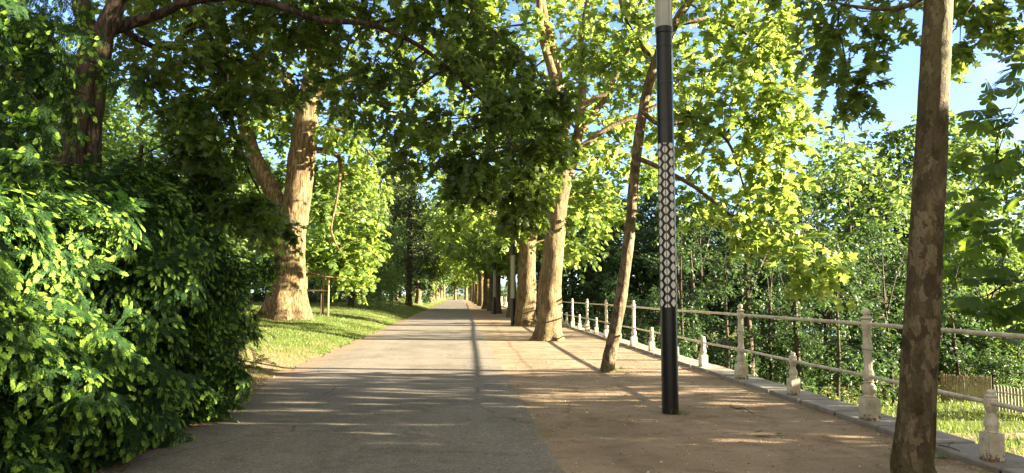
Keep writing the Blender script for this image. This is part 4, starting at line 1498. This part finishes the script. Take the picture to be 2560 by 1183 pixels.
# left side: park trees behind the old plane
LG = 'park trees on the left lawn'
spec = [(KW[1], 620, 62, 1.05, 'bright park tree seen between the yew and the old plane trunk'), (KW[2], 540, 52, 1.0, 'park tree behind the yew top, left of the old plane'), (KW[0], 700, 78, 1.1, 'distant park tree directly behind the old plane'),
        (KW[2], 800, 66, .9, 'park tree behind the wooden sapling guard'), (KW[0], 950, 82, 1.15, 'park tree left of the dark conifer, far across the lawn'), (KW[1], 450, 46, 1.0, 'park tree glimpsed through the boughs above the yew row'), (KW[0], 330, 40, 1.0, 'park tree glimpsed right of the furrowed maple trunk'),
        (KW[2], 110, 34, 1.0, 'park tree glimpsed left of the furrowed maple trunk'), (KW[1], 20, 30, 1.0, 'park tree glimpsed at the far left edge'), (KW[0], 1055, 120, 1.1, 'far park tree right of the dark conifer'), (KD[0], 900, 92, 1.2, 'dark park tree far behind the weeping tree'),
        (KD[1], 760, 88, 1.0, 'dark park tree far behind the sapling guard'), (KW[1], 850, 110, 1.6, 'tall pale park tree in the far gap above the weeping tree'), (KW[2], 1000, 140, 1.5, 'tall far park tree behind the dark conifer'), (KD[1], 640, 96, 1.2, 'dark park tree deep between yew and old plane'), (KW[1], 945, 100, 1.7, 'tall bright park tree behind the weeping tree, left of the conifers'), (KW[2], 1075, 150, 1.7, 'tall bright tree far up the lawn beside the path'), (KP[1], 985, 112, 1.15, 'spreading bright plane far behind the conifers'), (KP[2], 880, 84, 1.1, 'spreading bright plane behind the weeping tree'), (KW[0], 720, 130, 1.9, 'very tall far park tree above the old plane fork')]
for k, px, y, sc, lb in spec:
    plant(k, at(px, y), g.uniform(0, 6.28), sc, lb, LG)
for k, px, y, sc, lb in ((1, 960, 78, 1.2, 'dark shrub on the lawn left of the conifer'), (0, 835, 64, 1.1, 'dark shrub right of the sapling guard, behind the lawn'), (0, 765, 58, 1.2, 'dark shrub behind the sapling guard'), (1, 915, 70, 1.0, 'dark shrub under the weeping tree'), (0, 640, 60, 1.3, 'dark shrub left of the old plane base'), (1, 700, 66, 1.3, 'dark shrub behind the old plane base'), (0, 1060, 100, 1.1, 'dark shrub by the left path edge far away')):
    plant(KB[k], at(px, y), g.uniform(0, 6.28), sc, lb, 'shrubs at the back of the left lawn')

# weeping tree
b = np.array(at(878, 53))
tw_ = empty('weeping_tree', b, 'weeping tree with grey trunk and hanging curtains of leaves, right of the sapling guard', 'tree', LG)
wd = Wood()
wd.add([b - [0, 0, .2], b + [0, 0, 1.5], b + [.1, 0, 4], b + [.4, .2, 7], b + [.6, .3, 10]], [.24, .2, .17, .1, .03], 14, 5, rough=.05, flare=.3, seed=81)
g2 = np.random.default_rng(82)
cl = []
for k in range(60):
    a = g2.uniform(0, 6.28)
    r = g2.uniform(.5, 3.3)
    ztop = 9.5 - r * 1.1
    zz = g2.uniform(1.2 + r * .15, ztop)
    cl.append((b[0] + .6 + r * math.cos(a), b[1] + r * math.sin(a), b[2] + zz, .45, .45, 1.0, 20))
for k in range(8):
    a = k * .785
    wd.add([b + [.2, .1, 5], b + [1.2 * math.cos(a), 1.2 * math.sin(a), 7.6], b + [2.6 * math.cos(a), 2.6 * math.sin(a), 6.8]], [.06, .04, .015], 6, 4, seed=k)
wd.reach(cl[:20], 1, .03, seed=8, seg=5)
wd.build('trunk', M['bark_dark'], tw_, b)
lv = Leaves()
lv.add(*sprigs(cl, KITE, .17, 10, 1.0, 2.2, 83, .8, down=.9))
lv.build('crown', M['wood_leaf'], tw_, b)


def conifer(b, h, r, seed, label, group=None):
    g = np.random.default_rng(seed)
    root = empty('pine_tree', b, label, 'tree', group)
    wd = Wood()
    wd.add([b - [0, 0, .2], b + [0, 0, h * .3], b + [.1, 0, h * .7], b + [.1, .1, h]], [.34, .27, .15, .03], 14, 5, rough=.07, flare=.35, seed=seed)
    cl = []
    for k in range(60):
        z = h * (.12 + .85 * k / 60)
        a = k * 2.4 + g.uniform(-.3, .3)
        rr = r * (1 - (z / h) ** 1.3) * g.uniform(.6, 1.1) + .3
        e = b + [rr * math.cos(a), rr * math.sin(a), z - .12 * rr]
        s = b + [0, 0, z]
        wd.add([s, (s + e) / 2 + [0, 0, .1], e], [.04, .03, .012], 5, 3, False)
        if z > h * .22 or g.uniform() < .4:
            for f in (.55, .8, 1.0):
                c = s + (e - s) * f
                cl.append((*c, .5, .5, .16, 9))
    wd.build('trunk', M['bark_dark'], root, b)
    lv = Leaves()
    lv.add(*sprigs(cl, KITE, .20, 10, .6, .3, seed, .7))
    lv.build('crown', M['conifer'], root, b)
    return root


conifer(np.array(at(1022, 72)), 15, 3.3, 7, 'dark conifer with bare lower twigs at the left edge of the far path', LG)
conifer(np.array(at(985, 84)), 17, 3.2, 8, 'darkest conifer standing just left of and behind the other conifer', LG)
b = np.array(at(1046, 88))
ts = empty('stump_tree', b, 'short stout pollard trunk right of the dark conifer on the lawn edge', 'tree', LG)
wd = Wood()
wd.add([b - [0, 0, .2], b + [0, 0, .8], b + [.05, 0, 1.9], b + [-.1, 0, 2.9]], [.42, .36, .34, .2], 14, 4, rough=.1, flare=.35, seed=6)
wd.build('trunk', M['bark_plane'], ts, b)
lv = Leaves()
lv.add(*sprigs([(b[0] + g.normal(0, .6), b[1] + g.normal(0, .6), b[2] + g.uniform(2.6, 4), .6, .6, .5, 12) for _ in range(10)], KITE, .25, 8, .6, .4, 9, .6))
lv.build('crown', M['dark_leaf'], ts, b)

# far bank: one wooded mass beyond the river
cl = []
for k in range(150):
    x = g.uniform(250, 300)
    y = g.uniform(40, 900)
    z = g.uniform(-2, 16)
    cl.append((x, y, z, 7, 7, 4, 12))
V, T, va = sprigs(cl, KITE, 2.2, 8, 5, .3, 99, .6)
tag(build('far_woods', V, T, M['wood_leaf'], var=va), 'low wooded far bank of the river seen through gaps', 'woodland', None, 'stuff')

# ------------------------------------------------------------------ horse chestnut at the right edge
CH = []
for k, (ang, ln) in enumerate(((-95, .62), (-60, .82), (-28, .96), (0, 1.0), (28, .96), (60, .82), (95, .62))):
    V, T = fan([(0, 0), (.05, .2), (.15, .55), (.19, .75), (.12, .92), (0, 1.0), (-.12, .92), (-.19, .75), (-.15, .55), (-.05, .2)], (0, .6), .30, .12)
    a = R(ang)
    V = V * ln
    V = np.column_stack([V[:, 0] * math.cos(a) + V[:, 1] * math.sin(a), -V[:, 0] * math.sin(a) + V[:, 1] * math.cos(a), V[:, 2] - .01 * k])
    CH.append((V, T + k * len(V)))
CHT = (np.vstack([v for v, _ in CH]), np.vstack([t for _, t in CH]))
bc = np.array([9.6, 7.2, lowz(9.6, 7.2)])
tc = empty('chestnut_tree', bc, 'horse chestnut reaching in from the right edge with large hand-shaped leaves', 'tree')
wd = Wood()
wd.add([bc - [0, 0, .2], bc + [0, 0, 1.5], bc + [-.1, 0, 3.5], bc + [0, .1, 6], bc + [.2, .2, 9]], [.3, .25, .21, .14, .05], 18, 5, rough=.05, flare=.35, seed=91)
lc = [(2555, 150, 6.9, .16), (2535, 220, 6.9, .16), (2470, 268, 6.8, .12), (2530, 290, 7.0, .16), (2550, 400, 7.1, .2), (2480, 425, 7.2, .16), (2440, 400, 7.4, .12), (2550, 500, 7.0, .2), (2450, 520, 7.0, .18), (2520, 590, 7.0, .2), (2420, 610, 7.3, .18), (2390, 680, 7.4, .14), (2470, 680, 7.0, .18), (2550, 690, 7.0, .2),
      (2430, 760, 7.1, .14), (2510, 770, 7.0, .16), (2400, 530, 7.6, .16), (2370, 590, 7.8, .12), (2560, 800, 7.0, .12), (2380, 770, 7.4, .1), (2600, 340, 7.0, .25), (2620, 600, 7.0, .25), (2620, 720, 7.0, .2)]
cpts = [P(a, b_, c) for a, b_, c, r in lc]
for zt in (1.6, 2.9, 4.2):
    e = np.array([5.6, 7.2, zt])
    wd.add([bc + [0, 0, zt + 2.0], [7.6, 7.2, zt + .35], e], [.06, .04, .012], 8, 5, seed=int(zt * 10))
wd.reach([(*p, 0) for p in cpts], 1, .014, sag=.05, seed=12, seg=5)
wd.reach([(bc[0] + 1.8 * math.cos(a), bc[1] + 1.8 * math.sin(a), z) for a in np.arange(0, 6.2, .9) for z in (0.5, 2, 4, 6)], 1, .04, seed=14)
wd.build('trunk', M['bark_dark'], tc, bc)
g = np.random.default_rng(31)
pos, dv, nv, sz = [], [], [], []
for p, (_, _, _, r) in zip(cpts, lc):
    for k in range(8):
        pos.append(p + g.normal(0, r * .75, 3))
        a = g.uniform(0, 6.28)
        dv.append((math.cos(a) - .5, math.sin(a) * .8 - .3, g.uniform(-.55, -.05)))
        nv.append(np.array([-.1, -.35, .8]) + g.normal(0, .35, 3))
        sz.append(g.uniform(.13, .205))
for _ in range(1500):
    u = unit(g.normal(0, 1, 3)) * g.uniform(.3, 1) ** .4
    p = np.array([10.1, 6.7, 3.6]) + u * [2.4, 3.0, 4.6]
    if p[0] / max(p[1], .1) < .80 or (2.3 < p[2] - .26 * (p[0] - 10) - 2.3 < 4.0 and g.uniform() < .75):
        continue
    pos.append(p)
    a = g.uniform(0, 6.28)
    dv.append((math.cos(a), math.sin(a), -.4))
    nv.append(np.array([0, 0, .9]) + g.normal(0, .4, 3))
    sz.append(g.uniform(.2, .3))
V, T, li = scatter(CHT, np.array(pos), np.array(dv), np.array(nv), np.array(sz))
build('crown', V, T, M['chestnut_leaf'], tc, bc, var=g.uniform(0, 1, len(pos))[li])

# trees just outside the right edge, whose shade lies over the near path
for k, x, y, sc, lb in ((KD[1], 12.8, 5.0, .70, 'dark tree beyond the railing, just behind the chestnut trunk'), (KD[0], 12.2, -.4, .70, 'dark tree beyond the railing, slightly behind the view'), (KD[0], 12.5, 2.2, .70, 'dark tree beyond the railing, outside the right edge of the view'), (KD[1], 11.0, -2.5, .58, 'dark tree beyond the railing, level with the camera'), (KD[0], 12.0, -8.0, .60, 'dark tree beyond the railing, behind the camera'),
                        (KD[1], 15.5, 9.6, .64, 'dark tree beyond the chestnut, outside the right edge'), (KW[2], 20, 3.0, .75, 'bright tree farther out beyond the right edge')):
    plant(k, (x, y, lowz(x, y)), 1.3 * x, sc, lb, 'trees outside the right edge')
KT = kind_tree('broadleaf_tree', '', 'tree', 14.5, 2.6, 7.6, .28, 40, 1.2, 26, .32, KITE, M['wood_leaf'], M['bark_dark'], 151, None)  # unseen tree, added to keep low sun off the maple boughs
plant(KT, (16, 7.0, lowz(16, 7.0)), .4, 1, 'tall high-crowned tree added outside the right edge to shade the maple boughs', 'trees outside the right edge')
for k, x, y, sc, lb in ((0, 8.2, 4.2, 1.5, 'big dark shrub below the railing right of the camera'), (1, 8.4, 1.0, 1.5, 'big dark shrub below the railing beside the camera'), (0, 8.2, -2.5, 1.5, 'big dark shrub below the railing behind the camera'), (1, 11, 8.2, 1.4, 'big dark shrub at the foot of the chestnut')):
    plant(KB[k], (x, y, lowz(x, y)), 2.1 * x, sc, lb, 'shrubs outside the right edge')

# ------------------------------------------------------------------ garden fences on the low side
fz = LOW


def fence_line(p0, p1):
    d = unit(np.array([p1[0] - p0[0], p1[1] - p0[1], 0.0]))
    return d, math.hypot(p1[0] - p0[0], p1[1] - p0[1]), math.atan2(d[1], d[0])


p0, p1 = np.array(at(2165, 29)), np.array(at(2345, 28))
d, ln, an = fence_line(p0, p1)
fr = empty('trellis_fence', p0, 'brown criss-cross trellis fence low behind the nearest tall railing post', 'fence')
m = MB()
k = -.6
while k < ln:
    for sgn in (1, -1):
        a = p0 + d * max(0, k) + [0, 0, .1]
        if sgn > 0:
            s0, s1 = (k, 0.08), (k + .9, 1.0)
        else:
            s0, s1 = (k, 1.0), (k + .9, .08)
        off = np.array([-d[1], d[0], 0]) * (.012 * sgn)
        m.bar(p0 + d * s0[0] + off + [0, 0, s0[1]], p0 + d * s1[0] + off + [0, 0, s1[1]], .018, 5)
    k += .19
m.build('trellis', M['wood'], fr, p0)
for k in (0, .5, 1.0):
    m = MB()
    c = p0 + d * ln * k
    m.box((-.05, -.05, -.3), (.05, .05, 1.15), an, (c[0], c[1], c[2]))
    m.build('fence_post', M['wood'], fr, p0)

p0, p1 = np.array(at(2345, 28)), np.array(at(2468, 27.4))
d, ln, an = fence_line(p0, p1)
fr = empty('reed_screen', p0, 'pale reed screen fence between the trellis and the picket fence', 'fence')
m = MB()
k = 0.0
while k < ln:
    c = p0 + d * k
    m.bar(c + [0, 0, .02], c + [g.normal(0, .012), g.normal(0, .012), 1.06 + g.normal(0, .03)], .011, 5)
    k += .021
m.build('reeds', M['reed'], fr, p0)
for z in (.25, .85):
    m = MB()
    o_ = np.array([-d[1], d[0], 0]) * -.02
    m.bar(p0 + o_ + [0, 0, z], p1 + o_ + [0, 0, z], .010, 6)
    m.build('binding', M['wood'], fr, p0)

p0, p1 = np.array(at(2470, 25.4)), np.array(at(2640, 23.2))
d, ln, an = fence_line(p0, p1)
fr = empty('picket_fence', p0, 'weathered grey picket fence at the right edge beside the garden lawn', 'fence')
m = MB()
k = .05
while k < ln:
    c = p0 + d * k
    h_ = .98 + g.normal(0, .015)
    hw = .033
    v = [(-hw, -.01, .08), (hw, -.01, .08), (hw, -.01, h_ - .05), (0, -.01, h_), (-hw, -.01, h_ - .05)]
    v += [(x, .01, z) for x, _, z in v]
    ca, sa = math.cos(an), math.sin(an)
    v = [(c[0] + x * ca - y * sa, c[1] + x * sa + y * ca, c[2] + z) for x, y, z in v]
    m.add(v, [(0, 1, 2, 3, 4), (9, 8, 7, 6, 5)] + [(i, i + 5, (i + 1) % 5 + 5, (i + 1) % 5) for i in range(5)])
    k += .115
m.build('pickets', M['picket'], fr, p0)
for z in (.28, .74):
    m = MB()
    o_ = np.array([-d[1], d[0], 0]) * .035
    m.bar(p0 + o_ + [0, 0, z], p1 + o_ + [0, 0, z], .024, 4)
    m.build('fence_rail', M['picket'], fr, p0)

# ------------------------------------------------------------------ sapling guard
b = np.array(at(800, 37))
sg = empty('sapling_guard', b, 'three wooden stakes with cross bars guarding a sapling right of the old plane', 'tree guard')
sp = [b + [-.62, -.25, 0], b + [.05, .55, 0], b + [.46, -.3, 0]]
for q, hh in zip(sp, (2.05, 2.7, 2.05)):
    m = MB()
    m.lathe([(.055, -.3), (.052, hh - .03), (.035, hh)], 10, q)
    m.build('stake', M['wood'], sg, b, True)
for a_, b_ in ((0, 2), (0, 1), (1, 2)):
    for z in (1.95, 1.25):
        m = MB()
        m.bar(sp[a_] + [0, 0, z], sp[b_] + [0, 0, z], .04, 6)
        m.build('cross_bar', M['wood'], sg, b)
st = empty('sapling', b + [.02, 0, 0], 'thin young tree tied inside the wooden stakes', 'tree')
wd = Wood()
wd.add([b + [.02, 0, -.05], b + [.04, 0, 1.5], b + [.02, .02, 3.2]], [.03, .022, .008], 8, 4)
cl = [(b[0] + g.normal(0, .3), b[1] + g.normal(0, .3), b[2] + g.uniform(2.3, 3.8), .25, .25, .2, 6) for _ in range(8)]
wd.reach(cl, 1, .01, seed=2, seg=5)
wd.build('trunk', M['bark_dark'], st, b)
lv = Leaves()
lv.add(*sprigs(cl, OVAL, .14, 6, .3, .3, 5))
lv.build('crown', M['wood_leaf'], st, b)

# ------------------------------------------------------------------ grass, weeds, litter


def blades(n, xr, yr, h, seed, dens=None, name='grass', mat='grass'):
    g = np.random.default_rng(seed)
    x = g.uniform(*xr, n)
    y = yr[0] + (yr[1] - yr[0]) * g.uniform(0, 1, n) ** 1.6
    if dens is not None:
        k = dens(x, y) > g.uniform(0, 1, n)
        x, y = x[k], y[k]
    z = ground_z(x, y)
    n = len(x)
    pos = np.column_stack([x, y, z - .01])
    dv = np.array([0, 0, 1.0]) + g.normal(0, .42, (n, 3))
    nv = g.normal(0, 1, (n, 3))
    s = h * g.uniform(.5, 1.3, n)
    tm = (np.array([(-.09, 0, 0), (.09, 0, 0), (.05, .6, -.05), (0, 1, -.22), (-.05, .6, -.05)]), np.array([[0, 1, 2], [0, 2, 4], [4, 2, 3]]))
    V, T, li = scatter(tm, pos, dv, nv, s)
    return V, T, np.clip(g.normal(.5, .22, n), 0, 1)[li]


def patch(x, y):
    v = .5 + .35 * np.sin(x * 1.3 + .6 * y) * np.sin(y * .8 - x * .4) + .25 * np.sin(x * 3.7 + 1) * np.sin(y * 2.9)
    edge = np.clip((-3.36 + .12 * np.sin(y * 2.3) + .08 * np.sin(y * 6.1) - x) * 6, 0, 1)
    return np.clip(v + np.clip((y - 17) * .08, -.25, .5), .05, 1) * edge


lv = Leaves()
lv.add(*blades(60000, (-8.5, -3.2), (11.5, 34), .075, 1, patch))
lv.add(*blades(26000, (-14, -3.3), (30, 75), .10, 2, patch))
tag(lv.build('grass', M['grass'], None, (0, 0, 0)), 'short patchy lawn grass along the left edge of the path', 'grass', kind='stuff')
lv = Leaves()
lv.add(*blades(52000, (6.0, 24), (8, 30), .16, 3, lambda x, y: np.where(x > cx(y) + .7, .9, 0)))
tag(lv.build('garden_grass', M['grass'], None, (0, 0, 0)), 'long dry-tipped grass of the garden lawn below the railing', 'grass', kind='stuff')

# tufts at the foot of the lamp post and the leaning tree
for (c, r, n, lb) in ((LB + [.06, -.09, 0], .07, 90, 'small grass tuft at the foot of the black lamp post'), (G(1530, 925), .10, 110, 'small grass tuft at the foot of the leaning trunk'), (G(1555, 922), .08, 50, 'sparse grass tuft just right of the leaning trunk foot')):
    a = g.uniform(0, 6.28, n)
    q = np.abs(g.normal(0, r, n))
    pos = np.column_stack([c[0] + q * np.cos(a) * 1.3, c[1] + q * np.sin(a) * .7 - .02, np.full(n, -.004)])
    V, T, li = scatter((np.array([(-.05, 0, 0), (.05, 0, 0), (0, 1, -.3)]), np.array([[0, 1, 2]])), pos, np.array([0, 0, 1.0]) + g.normal(0, .55, (n, 3)), g.normal(0, 1, (n, 3)), g.uniform(.04, .10, n))
    tag(build('grass_tuft', V, T, M['grass'], None, c, var=g.uniform(.1, .8, n)[li]), lb, 'grass', None, 'stuff')

# weeds rising behind the coping
for i, (px, y, hh) in enumerate(((2060, 15.5, 1.3), (2095, 14.8, 1.45), (2120, 14.0, 1.4), (2150, 13.4, 1.3), (2030, 16.5, 1.2))):
    x = XA(px, y)
    zb = lowz(x, y)
    zt = P(px, 975, y)[2]
    b = np.array([x, y, zb])
    wr = empty('weed_plant', b, ['tall pale weed behind the coping, second from the left of its patch', 'tallest pale weed in the patch behind the coping', 'pale weed in the patch, next to the nearest tall railing post', 'rightmost pale weed, behind the nearest tall railing post', 'leftmost pale weed of the patch behind the coping'][i], 'weed')
    lv = Leaves()
    wd = Wood()
    for s in range(7):
        o = b + [g.normal(0, .16), g.normal(0, .16), 0]
        t_ = o + [g.normal(0, .08), g.normal(0, .08), (zt - zb) * g.uniform(.8, 1.1)]
        wd.add([o, (o + t_) / 2 + [.02, 0, 0], t_], [.008, .006, .003], 5, 3)
        k = 46
        f = g.uniform(.25, 1, k)
        pos = o + (t_ - o) * f[:, None]
        a = g.uniform(0, 6.28, k)
        V, T, li = scatter(OVAL, pos, np.column_stack([np.cos(a), np.sin(a), g.uniform(.1, .9, k)]), np.array([0, 0, 1.0]) + g.normal(0, .3, (k, 3)), g.uniform(.07, .15, k) * (1.25 - .7 * f))
        lv.add(V, T, g.uniform(.5, 1, k)[li])
    wd.build('stems', M['wood'], wr, b)
    lv.build('leaves', M['plane_leaf'], wr, b)

# dead needles, leaf bits and crumbs on path edges
g = np.random.default_rng(404)
pos, sz = [], []
for _ in range(5200):
    y = g.uniform(5.2, 14.5)
    x = -2.95 - abs(g.normal(0, .32)) + .12 * math.sin(y * 2.2) - (.35 if y > 10.5 else 0)
    pos.append((x, y, max(.006, float(ground_z(x, y)) + .012) + g.uniform(0, .008)))
    sz.append(g.uniform(.012, .045))
for _ in range(900):
    y = 4.6 + 16 * g.uniform() ** 1.5
    x = g.uniform(-3.0, float(cx(y)))
    pos.append((x, y, .008))
    sz.append(g.uniform(.008, .028))
for _ in range(1500):
    y = 5 + 22 * g.uniform() ** 1.4
    x = float(cx(y)) - abs(g.normal(0, .12))
    pos.append((x, y, .006))
    sz.append(g.uniform(.01, .04))
for _ in range(700):
    y = 5 + 14 * g.uniform()
    x = .88 + g.normal(0, .12)
    pos.append((x, y, .008))
    sz.append(g.uniform(.006, .025))
n = len(pos)
a = g.uniform(0, 6.28, n)
V, T, li = scatter((OVAL[0] * [.7, 1, 1], OVAL[1]), np.array(pos), np.column_stack([np.cos(a), np.sin(a), g.uniform(-.05, .3, n)]), np.array([0, 0, 1.0]) + g.normal(0, .25, (n, 3)), np.array(sz))
tag(build('leaf_litter', V, T, M['dry_leaf'], var=np.clip(g.normal(.4, .25, n), 0, .85)[li]), 'dry brown leaf bits scattered along the path edges', 'leaf litter', kind='stuff')

# small stones and grit on the gravel strip
n = 5200
y = 4.6 + 13 * g.uniform(0, 1, n) ** 1.5
x = .75 + (np.interp(y, CXY, CXX) - .78) * g.uniform(0, 1, n) ** np.where(g.uniform(0, 1, n) < .35, 3.0, 1.0)
st_t = (np.array([(0, 0, .45), (.5, 0, 0), (.1, .48, .05), (-.45, .2, 0), (-.3, -.42, .06), (.25, -.45, 0)]), np.array([[0, 1, 2], [0, 2, 3], [0, 3, 4], [0, 4, 5], [0, 5, 1]]))
a = g.uniform(0, 6.28, n)
V, T, li = scatter(st_t, np.column_stack([x, y, np.zeros(n)]), np.column_stack([np.cos(a), np.sin(a), np.zeros(n)]), np.array([0, 0, 1.0]) + g.normal(0, .15, (n, 3)), g.gamma(2.2, .0042, n) + .004)
tag(build('gravel', V, T, M['grit'], var=g.uniform(0, 1, n)[li]), 'loose grit and small stones on the sandy strip', 'gravel', kind='stuff')

FL = [(1905, 1090, .20, .95, 'large green fallen leaf on the gravel in front of the railing'), (1945, 1090, .08, .9, 'small green leaf lying right beside the large fallen leaf'), (1418, 1028, .11, .9, 'green fallen leaf on the gravel near the asphalt edge'), (1392, 974, .08, 1.0, 'yellow-green fallen leaf farther up the asphalt edge'),
      (1170, 1052, .07, .8, 'single greenish leaf on the middle of the asphalt'), (1584, 934, .10, .6, 'pale curled leaf right of the leaning trunk foot'), (1730, 962, .09, .9, 'light fallen leaf just right of the lamp post'), (832, 1034, .07, .1, 'dark curled leaf on the left half of the asphalt'), (1762, 986, .06, .2, 'brown leaf on gravel right of the lamp post'),
      (1015, 1085, .05, .85, 'pale leaf low on the asphalt'), (2350, 1145, .13, .95, 'green fallen leaf right of the close mottled trunk foot'), (768, 985, .06, .6, 'pale leaf on the asphalt near the yew'), (1005, 935, .06, .1, 'dark leaf on the sunlit asphalt edge of shade'), (1515, 1026, .04, .7, 'tiny pale leaf on bare gravel left of the lamp post')]
for px, py, s, v_, lb in FL:
    c = G(px, py)
    a = g.uniform(0, 6.28)
    V, T = LOBED
    V = V.copy()
    V[:, 2] = V[:, 2] * 1.2 + .28
    ca, sa = math.cos(a), math.sin(a)
    V = np.column_stack([V[:, 0] * ca - (V[:, 1] - .4) * sa, V[:, 0] * sa + (V[:, 1] - .4) * ca, V[:, 2]]) * s + [0, 0, .012]
    tag(build('fallen_leaf', V + c, T, M['dry_leaf'], None, c, var=np.full(len(T), v_)), lb, 'leaf', 'leaves fallen on the path')

for pts, r, lb in (([(1825, 1016), (1845, 1022), (1858, 1020), (1872, 1028), (1885, 1034)], .007, 'crooked dark twig on the gravel right of the lamp post'), ([(2345, 1113), (2372, 1118), (2400, 1128)], .006, 'short dark twig on the coping right of the close trunk')):
    pp = [G(a, b_, .012 if r > .0065 else .07) for a, b_ in pts]
    V, Q = tube(pp, [r, r, r * .9, r * .8, r * .5][:len(pp)], 6, 3)
    side = tube([pp[1], pp[1] + [.05, .06, .02], pp[1] + [.12, .09, .03]], [r * .6, r * .5, r * .3], 5, 2)
    V = np.vstack([V, side[0]])
    Q = np.vstack([Q, side[1] + len(V) - len(side[0])])
    tag(build('twig', V, Q, M['bark_dark'], None, pp[0], smooth=True), lb, 'twig')
